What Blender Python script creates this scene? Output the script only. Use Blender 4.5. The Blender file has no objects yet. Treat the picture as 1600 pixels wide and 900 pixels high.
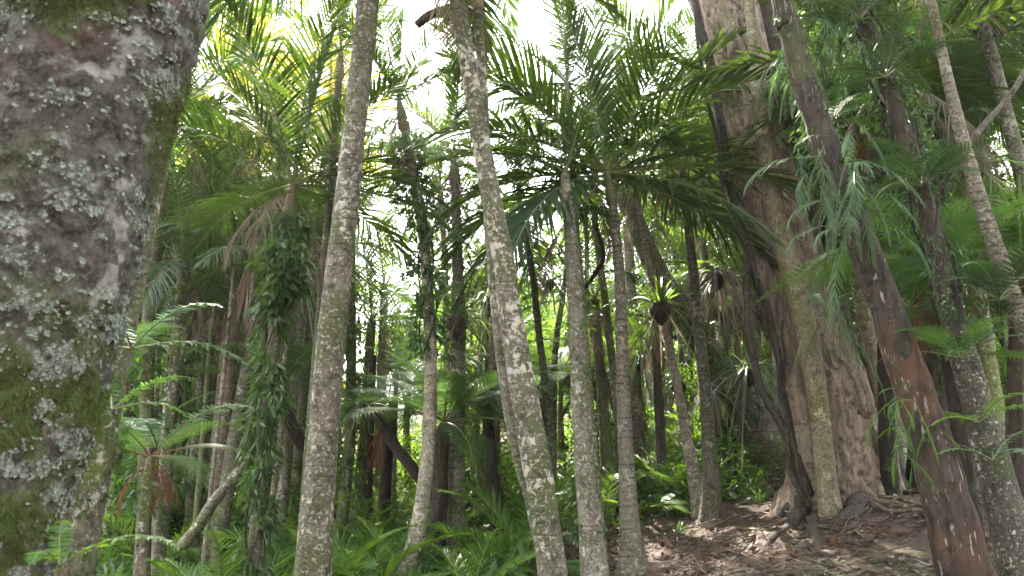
import bpy, math, random
import numpy as np
from mathutils import Vector, Matrix, Quaternion
R = math.radians
RNG = np.random.default_rng(7)
random.seed(7)
scene = bpy.context.scene
COL = scene.collection

# ------------------------------------------------------------------ camera, sky, sun, exposure
PITCH, FPX = R(12.0), 1160.0
CAM = np.array([0.0, 0.0, 1.5])
cd = bpy.data.cameras.new("camera"); cam = bpy.data.objects.new("camera", cd); COL.objects.link(cam)
cam.location = CAM; cam.rotation_euler = (R(90) + PITCH, 0, 0)
cd.sensor_width = 36.0; cd.lens = 36.0 * FPX / 1600.0
cd.clip_start = 0.05; cd.clip_end = 2000
cd.dof.use_dof = True; cd.dof.focus_distance = 9.0; cd.dof.aperture_fstop = 6.0
scene.camera = cam

SUN_EL, SUN_AZ = 44.0, -13.0       # azimuth from +Y, negative is to the left
w = bpy.data.worlds.new("World"); scene.world = w; w.use_nodes = True
nt = w.node_tree; nt.nodes.clear()
o = nt.nodes.new('ShaderNodeOutputWorld'); bg = nt.nodes.new('ShaderNodeBackground'); bg.inputs[1].default_value = 0.15
sky = nt.nodes.new('ShaderNodeTexSky'); sky.sky_type = 'NISHITA'; sky.sun_disc = False
sky.sun_elevation = R(SUN_EL); sky.sun_rotation = R(SUN_AZ); sky.dust_density = 3.0; sky.air_density = 1.0; sky.altitude = 50
tc = nt.nodes.new('ShaderNodeTexCoord'); no = nt.nodes.new('ShaderNodeTexNoise'); no.inputs['Scale'].default_value = 2.2; no.inputs['Detail'].default_value = 6
cr = nt.nodes.new('ShaderNodeMapRange'); cr.inputs[1].default_value = 0.30; cr.inputs[2].default_value = 0.56; cr.inputs[3].default_value = 0.35; cr.inputs[4].default_value = 0.95
mx = nt.nodes.new('ShaderNodeMix'); mx.data_type = 'RGBA'; mx.inputs[7].default_value = (7.0, 7.2, 7.3, 1)   # bright thin cloud
nt.links.new(tc.outputs['Generated'], no.inputs['Vector']); nt.links.new(no.outputs['Fac'], cr.inputs[0])
nt.links.new(cr.outputs[0], mx.inputs[0]); nt.links.new(sky.outputs[0], mx.inputs[6])
nt.links.new(mx.outputs[2], bg.inputs[0]); nt.links.new(bg.outputs[0], o.inputs[0])
ld = bpy.data.lights.new("sun", 'SUN'); ld.energy = 4.6; ld.angle = R(1.0); ld.color = (1.0, 0.93, 0.80)
sun = bpy.data.objects.new("sun", ld); COL.objects.link(sun); sun.location = (-5, 20, 30)
sd = Vector((math.sin(R(SUN_AZ)) * math.cos(R(SUN_EL)), math.cos(R(SUN_AZ)) * math.cos(R(SUN_EL)), math.sin(R(SUN_EL))))
sun.rotation_euler = sd.to_track_quat('Z', 'Y').to_euler()
vs = scene.view_settings
vs.view_transform = 'Standard'; vs.look = 'None'; vs.gamma = 1.0; vs.exposure = 3.15; vs.use_curve_mapping = False
cy = scene.cycles
cy.use_denoising = True; cy.denoiser = 'OPENIMAGEDENOISE'
cy.max_bounces = 7; cy.diffuse_bounces = 4; cy.glossy_bounces = 2; cy.transmission_bounces = 4; cy.volume_bounces = 1
cy.transparent_max_bounces = 8; cy.sample_clamp_indirect = 6.0; cy.caustics_reflective = False; cy.caustics_refractive = False
scene.render.use_persistent_data = False

# ------------------------------------------------------------------ helpers: noise, mesh, placing
def _h(ix, iy, iz, seed):
    n = (ix.astype(np.int64) * 374761393 + iy.astype(np.int64) * 668265263 + iz.astype(np.int64) * 2147483647 + seed * 974634777) & 0xFFFFFFFF
    n = ((n ^ (n >> 13)) * 1274126177) & 0xFFFFFFFF
    n = n ^ (n >> 16)
    return (n & 0xFFFFFF) / float(0xFFFFFF)
def vnoise(P, s=1.0, seed=0):
    Q = np.asarray(P, float) * s
    I = np.floor(Q); F = Q - I; F = F * F * (3 - 2 * F); I = I.astype(np.int64)
    r = 0
    for a in (0, 1):
        for b in (0, 1):
            for c in (0, 1):
                wgt = (F[:, 0] if a else 1 - F[:, 0]) * (F[:, 1] if b else 1 - F[:, 1]) * (F[:, 2] if c else 1 - F[:, 2])
                r = r + wgt * _h(I[:, 0] + a, I[:, 1] + b, I[:, 2] + c, seed)
    return r
def fbm(P, s=1.0, octv=4, seed=0, gain=0.5):
    r = 0; a = 1.0; t = 0
    for k in range(octv):
        r = r + a * vnoise(P, s * 2.03 ** k, seed + k * 17); t += a; a *= gain
    return r / t
def sstep(x, a, b):
    t = np.clip((x - a) / (b - a), 0, 1); return t * t * (3 - 2 * t)
def nrm(a): return a / np.maximum(np.linalg.norm(a, axis=-1, keepdims=True), 1e-9)

class MB:
    def __init__(s): s.v = []; s.f = []; s.m = []; s.n = 0
    def add(s, V, F, mi=0):
        V = np.asarray(V, float).reshape(-1, 3); F = np.asarray(F, np.int64)
        s.v.append(V); s.f.append(F + s.n); s.m.append(np.full(len(F), mi)); s.n += len(V)
    def xform(s, M):
        V = np.concatenate(s.v); M = np.array(M); s.v = [V @ M[:3, :3].T + M[:3, 3]]; return s
    def merge(s, other, M=None):
        for V, F, m in zip(other.v, other.f, other.m):
            pass
        V = np.concatenate(other.v)
        if M is not None: M = np.array(M); V = V @ M[:3, :3].T + M[:3, 3]
        base = s.n
        s.v.append(V)
        for F, m in zip(other.f, other.m): s.f.append(F + base); s.m.append(m)
        s.n += len(V)
    def data(s, name, mats, smooth=False):
        V = np.concatenate(s.v).astype(np.float32)
        lens = np.concatenate([np.full(len(F), F.shape[1]) for F in s.f])
        idx = np.concatenate([F.ravel() for F in s.f]).astype(np.int32)
        me = bpy.data.meshes.new(name)
        me.vertices.add(len(V)); me.vertices.foreach_set("co", V.ravel())
        me.loops.add(len(idx)); me.loops.foreach_set("vertex_index", idx)
        me.polygons.add(len(lens))
        st = np.concatenate([[0], np.cumsum(lens)[:-1]]).astype(np.int32)
        me.polygons.foreach_set("loop_start", st); me.polygons.foreach_set("loop_total", lens.astype(np.int32))
        me.polygons.foreach_set("material_index", np.concatenate(s.m).astype(np.int32))
        me.polygons.foreach_set("use_smooth", np.full(len(lens), smooth))
        for m in (mats if isinstance(mats, (list, tuple)) else [mats]): me.materials.append(m)
        me.update(calc_edges=True)
        return me
def link(name, data, parent=None, loc=None, mat=None):
    ob = bpy.data.objects.new(name, data); COL.objects.link(ob)
    if parent is not None: ob.parent = parent
    if loc is not None: ob.location = loc
    if mat is not None: ob.matrix_local = mat
    return ob
LABELS = {}
def tag(ob, label=None, cat=None, group=None, kind=None):
    if label: ob['label'] = label
    if cat: ob['category'] = cat
    if group: ob['group'] = group
    if kind: ob['kind'] = kind
    return ob
def empty(name, loc, label, cat, group=None):
    e = link(name, None, loc=loc); e.empty_display_size = 0.2
    return tag(e, label, cat, group)

CP, SP = math.cos(PITCH), math.sin(PITCH)
def at(px, py, Y):
    u = (px - 800) / FPX; v = (450 - py) / FPX
    t = Y / (CP - v * SP)
    return np.array([u * t, Y, CAM[2] + t * (SP + v * CP)]), t
def proj(p):
    d = np.asarray(p, float) - CAM
    f = d[1] * CP + d[2] * SP; u = d[2] * CP - d[1] * SP
    return 800 + FPX * d[0] / max(f, .01), 450 - FPX * u / max(f, .01), f

def terrain(x, y):
    x = np.asarray(x, float); y = np.asarray(y, float)
    xs = np.where(x < 0, 0.10 * x, 0.2 * x)
    xs = np.where(x < -12, -1.2, xs)
    xs = np.where(x > 9, 1.8 + (x - 9) * 0.32, xs); xs = np.minimum(xs, 9 + 0 * x)
    yy = np.maximum(y - 8, 0)
    z = -0.1 + xs + 0.06 * np.minimum(yy, 14) + 0.004 * np.minimum(yy, 14) ** 2 * np.clip((x + 4) / 8, 0.0, 1.0) - 0.008 * np.clip(8 - y, 0, 12)
    z = z + 0.11 * np.maximum(y - 24, 0) * (y < 75) + 5.6 * (y >= 75)
    P = np.stack([x, y, 0 * x], -1).reshape(-1, 3)
    n = (fbm(P, 0.45, 3, 3) - .5) * 0.30 + (fbm(P, 1.7, 4, 5) - .5) * 0.16
    z = z + n.reshape(np.shape(x))
    # root mound under the big tree and its dug front edge
    z = z + 0.22 * np.exp(-(((x - 3.75) / 1.0) ** 2 + ((y - 8.6) / 0.9) ** 2))
    return z
def tz(x, y): return float(terrain(np.array([x]), np.array([y]))[0])
def ground_at(px, Y):
    v = -0.3
    for _ in range(8):
        t = Y / (CP - v * SP); x = (px - 800) / FPX * t; z = tz(x, Y)
        v = (450 - proj((x, Y, z))[1]) / FPX
    return np.array([x, Y, z])

# ------------------------------------------------------------------ materials
def newmat(name):
    m = bpy.data.materials.new(name); m.use_nodes = True; nt = m.node_tree; nt.nodes.clear()
    out = nt.nodes.new('ShaderNodeOutputMaterial'); return m, nt, out
def N(nt, typ, **kw):
    n = nt.nodes.new(typ)
    for k, v in kw.items():
        if k.startswith('i_'):
            kk = k[2:]; kk = int(kk) if kk.isdigit() else kk.replace('_', ' ')
            n.inputs[kk].default_value = v
        else: setattr(n, k, v)
    return n
def mixc(nt, fac, a, b, mode='MIX'):
    n = nt.nodes.new('ShaderNodeMix'); n.data_type = 'RGBA'; n.blend_type = mode
    for s, x in ((0, fac), (6, a), (7, b)):
        if isinstance(x, (int, float)): n.inputs[s].default_value = x
        elif isinstance(x, tuple): n.inputs[s].default_value = (*x, 1) if len(x) == 3 else x
        else: nt.links.new(x, n.inputs[s])
    return n.outputs[2]
def rng(nt, x, a, b, c=0.0, d=1.0):
    n = nt.nodes.new('ShaderNodeMapRange'); n.interpolation_type = 'SMOOTHSTEP'
    n.inputs[1].default_value = a; n.inputs[2].default_value = b; n.inputs[3].default_value = c; n.inputs[4].default_value = d
    nt.links.new(x, n.inputs[0]); return n.outputs[0]
def mth(nt, op, a, b=None):
    n = nt.nodes.new('ShaderNodeMath'); n.operation = op
    for i, x in enumerate((a, b)):
        if x is None: continue
        if isinstance(x, (int, float)): n.inputs[i].default_value = x
        else: nt.links.new(x, n.inputs[i])
    return n.outputs[0]
def noise(nt, vec, s, det=4, rough=0.55, dist=0.0):
    n = N(nt, 'ShaderNodeTexNoise'); n.inputs['Scale'].default_value = s; n.inputs['Detail'].default_value = det
    n.inputs['Roughness'].default_value = rough; n.inputs['Distortion'].default_value = dist
    nt.links.new(vec, n.inputs['Vector']); return n.outputs['Fac']

def leafmat(name, c1, c2, trans, tfac=0.42, rough=0.42, spec=0.5, yellow=None, yamt=0.0):
    m, nt, out = newmat(name)
    g = N(nt, 'ShaderNodeNewGeometry'); oi = N(nt, 'ShaderNodeObjectInfo')
    ri = g.outputs['Random Per Island']
    col = mixc(nt, ri, c1, c2)
    tcd = N(nt, 'ShaderNodeTexCoord')
    n1 = noise(nt, tcd.outputs['Object'], 1.4, 3)
    col = mixc(nt, rng(nt, n1, .35, .65), col, tuple(0.55 * a + 0.45 * b for a, b in zip(c1, c2)))
    hs = N(nt, 'ShaderNodeHueSaturation'); nt.links.new(col, hs.inputs['Color'])
    nt.links.new(rng(nt, oi.outputs['Random'], 0, 1, 0.478, 0.522), hs.inputs['Hue'])
    nt.links.new(rng(nt, oi.outputs['Random'], 0, 1, 1.25, 0.75), hs.inputs['Value'])
    col = hs.outputs[0]; tcol = mixc(nt, ri, trans, tuple(0.7 * a for a in trans))
    if yellow:
        f = rng(nt, mth(nt, 'ADD', ri, n1), 1.5 - yamt, 1.62 - yamt)
        col = mixc(nt, f, col, yellow); tcol = mixc(nt, f, tcol, tuple(min(1, 1.4 * a) for a in yellow))
    b = N(nt, 'ShaderNodeBsdfPrincipled'); nt.links.new(col, b.inputs['Base Color'])
    b.inputs['Roughness'].default_value = rough; b.inputs['Specular IOR Level'].default_value = spec
    t = N(nt, 'ShaderNodeBsdfTranslucent'); nt.links.new(tcol, t.inputs['Color'])
    mxs = N(nt, 'ShaderNodeMixShader'); mxs.inputs[0].default_value = tfac
    nt.links.new(b.outputs[0], mxs.inputs[1]); nt.links.new(t.outputs[0], mxs.inputs[2]); nt.links.new(mxs.outputs[0], out.inputs[0])
    return m

def barkmat(name, c1, c2, lichen=(.42, .43, .38), lamt=0.5, moss=(.07, .09, .025), mamt=0.3, ring=0.0, sc=1.0, fib=0.0, bump=0.6, red=None, ramt=0, vary=0.3, streak=False):
    m, nt, out = newmat(name)
    tcd = N(nt, 'ShaderNodeTexCoord'); oi = N(nt, 'ShaderNodeObjectInfo')
    va = N(nt, 'ShaderNodeVectorMath', operation='MULTIPLY_ADD'); nt.links.new(oi.outputs['Random'], va.inputs[0])
    va.inputs[1].default_value = (37.1, 51.3, 23.7); nt.links.new(tcd.outputs['Object'], va.inputs[2])
    vec = va.outputs[0]
    mp = N(nt, 'ShaderNodeMapping'); mp.inputs['Scale'].default_value = (1, 1, 0.16 if fib else 1.0); nt.links.new(vec, mp.inputs[0])
    fine = noise(nt, mp.outputs[0], (26 if fib else 34) * sc, 5, .65)
    med = noise(nt, mp.outputs[0], 7 * sc, 4, .6)
    col = mixc(nt, rng(nt, mth(nt, 'ADD', fine, mth(nt, 'MULTIPLY', med, .7)), .62, 1.08), c1, c2)
    h = mth(nt, 'ADD', mth(nt, 'MULTIPLY', fine, .5), mth(nt, 'MULTIPLY', med, .6))
    if ring:
        sx = N(nt, 'ShaderNodeSeparateXYZ'); nt.links.new(vec, sx.inputs[0])
        wv = mth(nt, 'SINE', mth(nt, 'ADD', mth(nt, 'MULTIPLY', sx.outputs[2], 85.0), mth(nt, 'MULTIPLY', noise(nt, vec, 3, 2), 9.0)))
        wf = rng(nt, wv, .55, 1.0)
        gate = rng(nt, noise(nt, vec, 2.2, 2), .40, .6)
        wf = mth(nt, 'MULTIPLY', wf, gate)
        col = mixc(nt, mth(nt, 'MULTIPLY', wf, ring), col, tuple(.45 * a for a in c1)); h = mth(nt, 'SUBTRACT', h, mth(nt, 'MULTIPLY', wf, .3))
    if red:
        rf = mth(nt, 'MULTIPLY', rng(nt, noise(nt, vec, 2.4 * sc, 6, .72), .56 - .25 * ramt, .74 - .25 * ramt), rng(nt, fine, .3, .6))
        col = mixc(nt, rf, col, red)
    if mamt > 0:
        mf = mth(nt, 'MULTIPLY', rng(nt, noise(nt, vec, 1.9 * sc, 5, .7), .66 - .3 * mamt, .76 - .3 * mamt), .85)
        col = mixc(nt, mf, col, mixc(nt, fine, tuple(.6 * a for a in moss), tuple(1.5 * a for a in moss))); h = mth(nt, 'ADD', h, mth(nt, 'MULTIPLY', mf, .15))
    if lamt > 0:
        big = noise(nt, vec, 3.1 * sc, 2)
        lv = mp.outputs[0] if streak else vec
        l1 = noise(nt, lv, 17 * sc, 5, .68, .5)
        s = mth(nt, 'ADD', l1, mth(nt, 'MULTIPLY', big, .55))
        lf = mth(nt, 'MULTIPLY', rng(nt, s, .98 - .2 * lamt, 1.025 - .2 * lamt), .9)
        l2 = rng(nt, noise(nt, lv, 46 * sc, 3, .6, .3), .64 - .12 * lamt, .70 - .12 * lamt)
        lf = mth(nt, 'MAXIMUM', lf, mth(nt, 'MULTIPLY', l2, .6))
        lcol = mixc(nt, noise(nt, vec, 60 * sc, 2), tuple(.62 * a for a in lichen), lichen)
        lcol = mixc(nt, rng(nt, noise(nt, vec, 5.3 * sc, 2), .45, .6), lcol, tuple(a * b for a, b in zip(lichen, (.97, .90, .80))))
        col = mixc(nt, lf, col, lcol); h = mth(nt, 'ADD', h, mth(nt, 'MULTIPLY', lf, .25))
    dk = rng(nt, noise(nt, vec, 12 * sc, 5, .7, .6), .54, .62)
    col = mixc(nt, mth(nt, 'MULTIPLY', dk, .65), col, tuple(.5 * a for a in c1))
    hs = N(nt, 'ShaderNodeHueSaturation'); nt.links.new(col, hs.inputs['Color'])
    nt.links.new(rng(nt, oi.outputs['Random'], 0, 1, 1 + vary, 1 - vary), hs.inputs['Value'])
    b = N(nt, 'ShaderNodeBsdfPrincipled'); nt.links.new(hs.outputs[0], b.inputs['Base Color'])
    b.inputs['Roughness'].default_value = .85; b.inputs['Specular IOR Level'].default_value = .25
    bp = N(nt, 'ShaderNodeBump'); bp.inputs['Strength'].default_value = bump; bp.inputs['Distance'].default_value = .02 / sc
    nt.links.new(h, bp.inputs['Height']); nt.links.new(bp.outputs[0], b.inputs['Normal']); nt.links.new(b.outputs[0], out.inputs[0])
    return m

M = {}
M['palm_leaf'] = leafmat('palm_leaf', (.016, .038, .012), (.034, .068, .018), (.09, .16, .014), .30, .42, .35)
M['palm_leaf_sunlit'] = leafmat('palm_leaf_sunlit', (.05, .09, .02), (.12, .14, .025), (.42, .42, .03), .55, .4, .5, (.42, .32, .05), .30)  # yellow glow of low backlight put into the leaf colour
M['palm_leaf_young'] = leafmat('palm_leaf_young', (.038, .095, .014), (.07, .145, .020), (.20, .34, .03), .45, .42, .35)
M['rachis'] = leafmat('rachis', (.10, .13, .04), (.13, .15, .05), (.1, .15, .03), .1, .5, .4)
M['fern'] = leafmat('fern', (.022, .060, .016), (.045, .100, .026), (.13, .26, .04), .45, .6, .2)
M['fern_dark'] = leafmat('fern_dark', (.012, .034, .014), (.028, .062, .026), (.07, .14, .03), .3, .55, .25)
M['fern_bright'] = leafmat('fern_bright', (.045, .11, .02), (.08, .17, .03), (.20, .36, .04), .48, .55, .25)
M['fern_teal'] = leafmat('fern_teal', (.040, .085, .05), (.07, .12, .075), (.12, .21, .09), .38, .55, .25)
M['strap'] = leafmat('strap', (.045, .10, .022), (.08, .155, .035), (.19, .30, .05), .42, .4, .5)
M['strap_pale'] = leafmat('strap_pale', (.13, .17, .10), (.22, .26, .17), (.22, .30, .12), .35, .45, .5)
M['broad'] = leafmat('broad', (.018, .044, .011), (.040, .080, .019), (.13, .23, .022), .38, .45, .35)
M['broad_sunlit'] = leafmat('broad_sunlit', (.035, .10, .012), (.07, .16, .02), (.26, .44, .03), .52, .45, .35)  # lighter copy of the broad leaf, sunlight of the background put into its green
M['vine_leaf'] = leafmat('vine_leaf', (.020, .052, .014), (.048, .100, .028), (.12, .22, .03), .38, .42, .4)
M['weeping'] = leafmat('weeping', (.040, .078, .032), (.080, .130, .055), (.12, .22, .05), .35, .45, .35)
M['dead'] = leafmat('dead', (.085, .064, .046), (.185, .145, .105), (.20, .15, .10), .25, .7, .2)
M['dead_grey'] = leafmat('dead_grey', (.12, .10, .088), (.25, .215, .19), (.16, .13, .11), .2, .7, .2)
M['dead_pink'] = leafmat('dead_pink', (.075, .045, .034), (.17, .11, .082), (.20, .12, .09), .1, .7, .2)
M['rust'] = leafmat('rust', (.09, .035, .018), (.20, .085, .04), (.22, .09, .03), .25, .7, .2)
M['crownshaft'] = barkmat('crownshaft', (.10, .13, .05), (.17, .17, .09), lamt=0.15, mamt=0.1, bump=.15, red=(.20, .12, .08), ramt=.6)
M['palm_bark'] = barkmat('palm_bark', (.075, .066, .048), (.165, .148, .112), (.36, .345, .30), .62, (.075, .075, .030), .50, ring=.6)
M['palm_bark_near'] = barkmat('palm_bark_near', (.050, .043, .031), (.138, .120, .090), (.35, .34, .30), .60, (.055, .060, .022), .60, ring=.4, sc=.85, vary=.05)
M['palm_bark_light'] = barkmat('palm_bark_light', (.125, .108, .08), (.23, .20, .155), (.42, .38, .31), .7, (.10, .095, .035), .40, ring=.95)
M['palm_bark_dark'] = barkmat('palm_bark_dark', (.055, .048, .034), (.13, .115, .08), (.32, .32, .28), .5, (.06, .075, .02), .65, ring=.5)
M['moss_bark'] = barkmat('moss_bark', (.06, .055, .035), (.12, .11, .065), (.30, .30, .24), .45, (.075, .088, .024), .75, ring=.3)
M['rata'] = barkmat('rata', (.115, .084, .062), (.31, .238, .18), (.36, .33, .28), .30, (.09, .10, .03), .22, fib=1, sc=.9, bump=.9, vary=.05)
M['rata_foot'] = barkmat('rata_foot', (.085, .062, .042), (.17, .13, .09), (.34, .33, .27), .55, (.085, .085, .03), .45, fib=0, sc=.9, bump=.9, vary=.05)
M['dark_bark'] = barkmat('dark_bark', (.028, .022, .018), (.075, .058, .045), (.2, .19, .17), .15, (.05, .055, .02), .15, fib=1, bump=.9, vary=.1)
M['olive'] = barkmat('olive', (.11, .09, .055), (.20, .165, .10), (.36, .33, .25), .6, (.11, .105, .04), .45, bump=.4, vary=.05)
M['red_bark'] = barkmat('red_bark', (.018, .013, .010), (.060, .042, .031), (.40, .38, .34), .22, (.05, .055, .02), .3, fib=1, bump=1.0, red=(.070, .033, .019), ramt=.52, vary=.05, sc=.8, streak=True)
M['dark_fleck'] = barkmat('dark_fleck', (.016, .013, .010), (.060, .046, .035), (.36, .35, .31), .26, (.05, .055, .02), .45, fib=1, bump=1.0, vary=.05, streak=True, sc=.9)
M['pale_bark'] = barkmat('pale_bark', (.040, .036, .026), (.095, .085, .062), (.48, .48, .43), .42, (.06, .075, .03), .5, bump=.7, vary=.1, streak=True)
M['fibre_bark'] = barkmat('fibre_bark', (.014, .010, .008), (.048, .033, .025), lamt=0.0, mamt=.2, fib=1, bump=1.0, sc=1.3)
M['liana'] = barkmat('liana', (.018, .014, .011), (.055, .043, .034), lamt=0.1, mamt=.1, fib=1, bump=.8, sc=1.5, vary=.1)

def groundmat():
    m, nt, out = newmat('forest_floor')
    tcd = N(nt, 'ShaderNodeTexCoord'); v = tcd.outputs['Object']
    a = noise(nt, v, 3.0, 6, .65); b_ = noise(nt, v, 22, 5, .7); c = noise(nt, v, .5, 3)
    col = mixc(nt, rng(nt, a, .35, .65), (.032, .018, .012), (.088, .050, .034))
    col = mixc(nt, rng(nt, b_, .52, .66), col, (.19, .125, .09))
    col = mixc(nt, rng(nt, c, .55, .68), col, (.045, .05, .02))
    b = N(nt, 'ShaderNodeBsdfPrincipled'); nt.links.new(col, b.inputs['Base Color']); b.inputs['Roughness'].default_value = .9
    bp = N(nt, 'ShaderNodeBump'); bp.inputs['Strength'].default_value = .8; bp.inputs['Distance'].default_value = .03
    nt.links.new(mth(nt, 'ADD', a, b_), bp.inputs['Height']); nt.links.new(bp.outputs[0], b.inputs['Normal']); nt.links.new(b.outputs[0], out.inputs[0])
    return m
M['ground'] = groundmat()

# ------------------------------------------------------------------ shape builders
def spline(P, n):
    P = np.asarray(P, float); k = len(P)
    if k == 2: t = np.linspace(0, 1, n)[:, None]; return P[0] * (1 - t) + P[1] * t
    Q = np.vstack([2 * P[0] - P[1], P, 2 * P[-1] - P[-2]])
    seg = np.linalg.norm(np.diff(P[:, :3], axis=0), axis=1); cum = np.concatenate([[0], np.cumsum(seg)]); T = np.linspace(0, cum[-1], n)
    i = np.clip(np.searchsorted(cum, T, side='right') - 1, 0, k - 2); t = ((T - cum[i]) / np.maximum(seg[i], 1e-9))[:, None]
    p0, p1, p2, p3 = Q[i], Q[i + 1], Q[i + 2], Q[i + 3]
    return .5 * (2 * p1 + (-p0 + p2) * t + (2 * p0 - 5 * p1 + 4 * p2 - p3) * t ** 2 + (-p0 + 3 * p1 - 3 * p2 + p3) * t ** 3)
def tube(mb, P, rad, sides=12, disp=None, mi=0, cap=True):
    P = np.asarray(P, float); n = len(P); rad = np.asarray(rad, float) * np.ones(n)
    T = nrm(np.gradient(P, axis=0))
    ref = np.array([0, 1., 0]) if abs(T[0][1]) < .9 else np.array([1., 0, 0])
    A = nrm(ref - (T @ ref)[:, None] * T); B = np.cross(T, A)
    th = np.linspace(0, 2 * math.pi, sides, endpoint=False)
    D = A[:, None, :] * np.cos(th)[None, :, None] + B[:, None, :] * np.sin(th)[None, :, None]
    rr = np.repeat(rad[:, None], sides, 1)
    s = np.concatenate([[0], np.cumsum(np.linalg.norm(np.diff(P, axis=0), axis=1))])
    if disp is not None: rr = rr * disp(np.repeat(s[:, None], sides, 1), np.repeat(th[None, :], n, 0), (P[:, None, :] + D * rr[..., None]), rr)
    V = P[:, None, :] + D * rr[..., None]
    i = np.arange(n - 1)[:, None] * sides; j = np.arange(sides)[None, :]; j2 = (j + 1) % sides
    F = np.stack([i + j, i + j2, i + sides + j2, i + sides + j], -1).reshape(-1, 4)
    mb.add(V.reshape(-1, 3), F, mi)
    if cap:
        for row, flip in ((0, True), (n - 1, False)):
            ring = V[row]; cV = np.vstack([ring, ring.mean(0)]); jj = np.arange(sides); k2 = (jj + 1) % sides
            f = np.stack([jj, k2, np.full(sides, sides)], -1)
            mb.add(cV, f[:, ::-1] if flip else f, mi)
    return V

def strips(mb, base, d, W, L, wid, droop, prof=((0, .7), (.3, 1), (.7, .75), (1, .06)), mi=0, fold=0.0, Nn=None):
    """many leaf blades at once; base,d,W (n,3); L,wid,droop (n,)"""
    n = len(base); rows = []
    for u, wp in prof:
        c = base + d * (L * u)[:, None] + np.array([0, 0, -1.]) * (L * droop * u * u)[:, None]
        rows.append(c - W * (wid * wp * .5)[:, None]); rows.append(c + W * (wid * wp * .5)[:, None])
    k = len(prof); V = np.stack(rows, 1)
    q = np.arange(k - 1) * 2
    F = np.stack([q, q + 1, q + 3, q + 2], -1)[None] + (np.arange(n) * 2 * k)[:, None, None]
    mb.add(V.reshape(-1, 3), F.reshape(-1, 4), mi)

def rachis(L, elev, bend, side=0.0, n=24, p=1.5):
    s = np.linspace(0, 1, n); th = elev - bend * s ** p; ph = side * s ** 1.5
    T = np.stack([np.cos(th) * np.cos(ph), np.cos(th) * np.sin(ph), np.sin(th)], -1)
    P = np.concatenate([[[0, 0, 0]], np.cumsum((T[1:] + T[:-1]) / 2 * (L / (n - 1)), 0)])
    return s, P, T
def pinnate(L=2.2, pairs=48, lmax=.62, wid=.034, elev=45, bend=60, side=0, droop=.35, vee=22, s0=.10, seed=0, a0=70, a1=28, twist=25, rr=.014, miss=.03, pp=1.5):
    r = np.random.default_rng(seed); mb = MB()
    s, P, T = rachis(L, R(elev), R(bend), R(side), p=pp)
    tube(mb, P, rr * (1 - .85 * s) + .002, 4, mi=1, cap=False)
    u = np.repeat(np.linspace(s0, .99, pairs), 2) + r.normal(0, .003, pairs * 2); sg = np.tile([1., -1.], pairs)
    keep = r.random(pairs * 2) > miss; u = u[keep]; sg = sg[keep]; n = len(u)
    B = np.stack([np.interp(u, s, P[:, k]) for k in range(3)], -1); Tt = nrm(np.stack([np.interp(u, s, T[:, k]) for k in range(3)], -1))
    S = nrm(np.cross(np.array([0, 0, 1.]) * np.ones((n, 1)), Tt) + 1e-6); Nn = np.cross(Tt, S)
    x = (u - s0) / (1 - s0)
    l = lmax * (np.clip(.35 + 1.5 * x, 0, 1)) * np.clip(1.0 - .78 * np.clip(x - .35, 0, 1) ** 1.3 / .57, .15, 1) * r.uniform(.88, 1.08, n)
    a = R(a0) + (R(a1) - R(a0)) * x + r.normal(0, .05, n); v = R(vee) + r.normal(0, .09, n)
    d = Tt * np.cos(a)[:, None] + (S * (sg * np.cos(v))[:, None] + Nn * np.sin(v)[:, None]) * np.sin(a)[:, None]
    W = nrm(Tt - (Tt * d).sum(1)[:, None] * d); C = np.cross(d, W); tw = R(twist) * sg + r.normal(0, .22, n)
    W = W * np.cos(tw)[:, None] + C * np.sin(tw)[:, None]
    strips(mb, B, nrm(d), W, l, wid * r.uniform(.8, 1.15, n) * (.55 + .45 * np.clip(l / lmax, 0, 1)), droop * r.uniform(.6, 1.5, n),
           prof=((0, .55), (.22, 1), (.6, .85), (.85, .5), (1, .04)))
    return mb
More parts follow.
